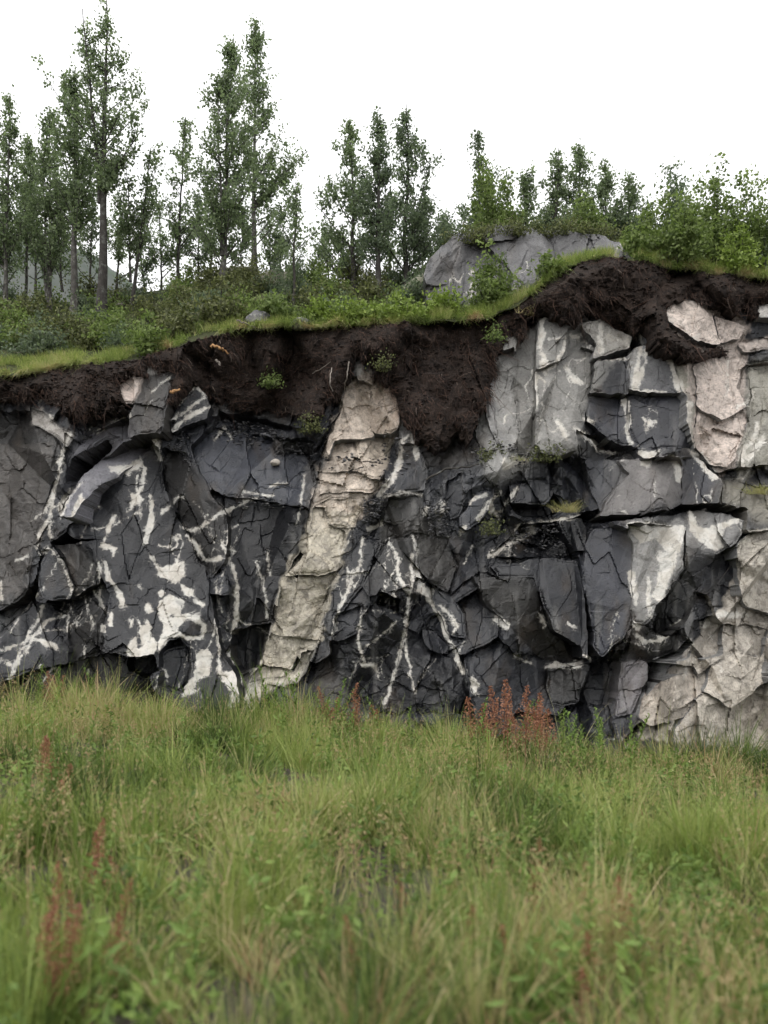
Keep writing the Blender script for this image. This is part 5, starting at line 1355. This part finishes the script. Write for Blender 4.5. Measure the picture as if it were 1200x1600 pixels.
# ------------------------------------------------------------------ weeds and sorrel in the verge
def weed_proto(seed, H, tone_mat, kind):
    r = np.random.default_rng(seed)
    a = Acc(); lv = []
    t = np.linspace(0, 1, 7)
    bx, by = r.normal(0, 0.08, 2)
    pts = np.stack([bx*t*t*H, by*t*t*H, t*H], -1)
    V, Q = tube(pts, np.linspace(0.0035, 0.0015, 7), 4); st = Acc(); st.add(V, Q, 0.4)
    me_s = st.mesh('stem', True)
    Vs = []; Qs = []; As = []; nn_ = 0
    if kind == 'weed':
        m = int(H*75)
        for i_ in range(m):
            tt = 0.12+0.88*i_/m; az = i_*2.4+r.normal(0, .3); L = (0.115-0.07*tt)*r.uniform(.7, 1.2); wd = L*0.17
            p0 = np.array([bx*tt*tt*H, by*tt*tt*H, tt*H]); d = np.array([math.cos(az), math.sin(az), 0.55+0.5*tt]); d /= np.linalg.norm(d)
            s = np.cross(d, [0, 0, 1]); s /= np.linalg.norm(s)
            p1 = p0+d*L*0.5+np.array([0, 0, 0.01]); p2 = p0+d*L-np.array([0, 0, L*0.25])
            Vs += [p0-s*wd*.2, p0+s*wd*.2, p1-s*wd, p1+s*wd, p2]; Qs += [(nn_, nn_+1, nn_+3), (nn_, nn_+3, nn_+2), (nn_+2, nn_+3, nn_+4)]
            As += [r.uniform(0.1, 1)]*3; nn_ += 5
        me_l = mesh_np('leaves', np.array(Vs), np.array(Qs)); fattr(me_l, 'rnd', As)
    else:
        m = 260; tt = r.uniform(0.35, 1.0, m); az = r.uniform(0, 6.28, m); rad = 0.065*(1.1-tt)*2*r.random(m)
        cen = np.stack([bx*tt*tt*H+np.cos(az)*rad, by*tt*tt*H+np.sin(az)*rad, tt*H+rad*0.7], -1)
        V, Q = leaf_quads(cen, 0.018, 0.012, r); me_l = mesh_np('panicle', V, Q); fattr(me_l, 'rnd', r.random(m))
    return me_s, me_l
WP = [weed_proto(i, h, None, 'weed') for i, h in enumerate((0.42, 0.55, 0.35, 0.62))]
RP = [weed_proto(20+i, h, None, 'sorrel') for i, h in enumerate((0.45, 0.6, 0.52))]
for a, b in WP: a.materials.append(M['weed']); b.materials.append(M['weed'])
for a, b in RP: a.materials.append(M['rust']); b.materials.append(M['rust'])
def plant(proto, name, x, y, label, cat, group, s=1.0):
    z = float(verge_z(x, y))
    root = link(name, None, loc=(x, y, z)); root.rotation_euler = (0, 0, rr.uniform(0, 6.28)); root.scale = (s, s, s)
    tag(root, label, cat, group)
    link('stem', proto[0], None, root); q = link('leaves' if cat == 'weed' else 'panicle', proto[1], None, root)
    q['kind'] = 'stuff'
def scatter(protos, name, u0, u1, Y0, Y1, n, label, cat, group, s=(0.8, 1.15)):
    sp = sorted([(rr.uniform(u0, u1), rr.uniform(Y0, Y1)) for _ in range(n)])
    for i_, (u, y) in enumerate(sp):
        plant(protos[rr.integers(len(protos))], name, (u-600)/F*y, y, label + ', ' + ORD[i_] + ' from left', cat, group, rr.uniform(*s))
scatter(WP, 'leafy_weed', 420, 560, 8.7, 9.5, 20, 'leafy green weed in the clump at the foot of the pale dike', 'weed', 'weeds at the dike foot', (1.0, 1.5))
scatter(WP, 'leafy_weed', 880, 990, 7.6, 9.0, 15, 'tall leafy weed before the dark hollow of the right wall', 'weed', 'weeds before the right wall', (1.0, 1.5))
scatter(WP, 'leafy_weed', 1060, 1190, 6.5, 8.6, 9, 'leafy weed before the pale granite at the right', 'weed', 'weeds before the pale granite')
scatter(WP, 'leafy_weed', 20, 400, 8.6, 9.6, 18, 'leafy weed along the foot of the left rocks', 'weed', 'weeds along the left rocks', (0.7, 1.3))
scatter(WP, 'leafy_weed', 580, 880, 8.3, 9.5, 20, 'leafy weed along the foot of the central dark wall', 'weed', 'weeds along the central wall', (0.8, 1.4))
scatter(WP, 'leafy_weed', 620, 1180, 2.6, 5.0, 20, 'leafy green weed standing in the right foreground grass', 'weed', 'weeds in the right foreground', (0.7, 1.1))
scatter(WP, 'leafy_weed', 20, 600, 2.8, 7.0, 20, 'leafy green weed standing in the grass on the left half', 'weed', 'weeds in the left grass', (0.6, 1.0))
scatter(RP, 'red_sorrel', 735, 860, 8.3, 9.5, 16, 'rust-orange seed stalk below the dark wall right of centre', 'sorrel', 'rusty stalks right of centre', (1.0, 1.7))
scatter(RP, 'red_sorrel', 480, 590, 9.0, 9.6, 9, 'dark red stalk right of the dike foot', 'sorrel', 'red stalks right of the dike', (1.0, 1.4))
scatter(RP, 'red_sorrel', 70, 105, 9.2, 9.6, 4, 'rusty stalk at the foot of the left rocks', 'sorrel', 'rusty stalks by the left rocks')
scatter(RP, 'red_sorrel', 30, 190, 2.6, 3.6, 12, 'rust-red sorrel stalk in the lower left foreground', 'sorrel', 'sorrel in the lower left foreground', (0.6, 0.8))
scatter(RP, 'red_sorrel', 10, 110, 4.2, 6.0, 5, 'rust-red sorrel stalk in the grass near the left edge', 'sorrel', 'sorrel near the left edge', (0.7, 0.9))
scatter(RP, 'red_sorrel', 540, 980, 2.5, 4.2, 12, 'rust-red sorrel stalk in the foreground right of centre', 'sorrel', 'sorrel in the foreground right of centre', (0.55, 0.75))
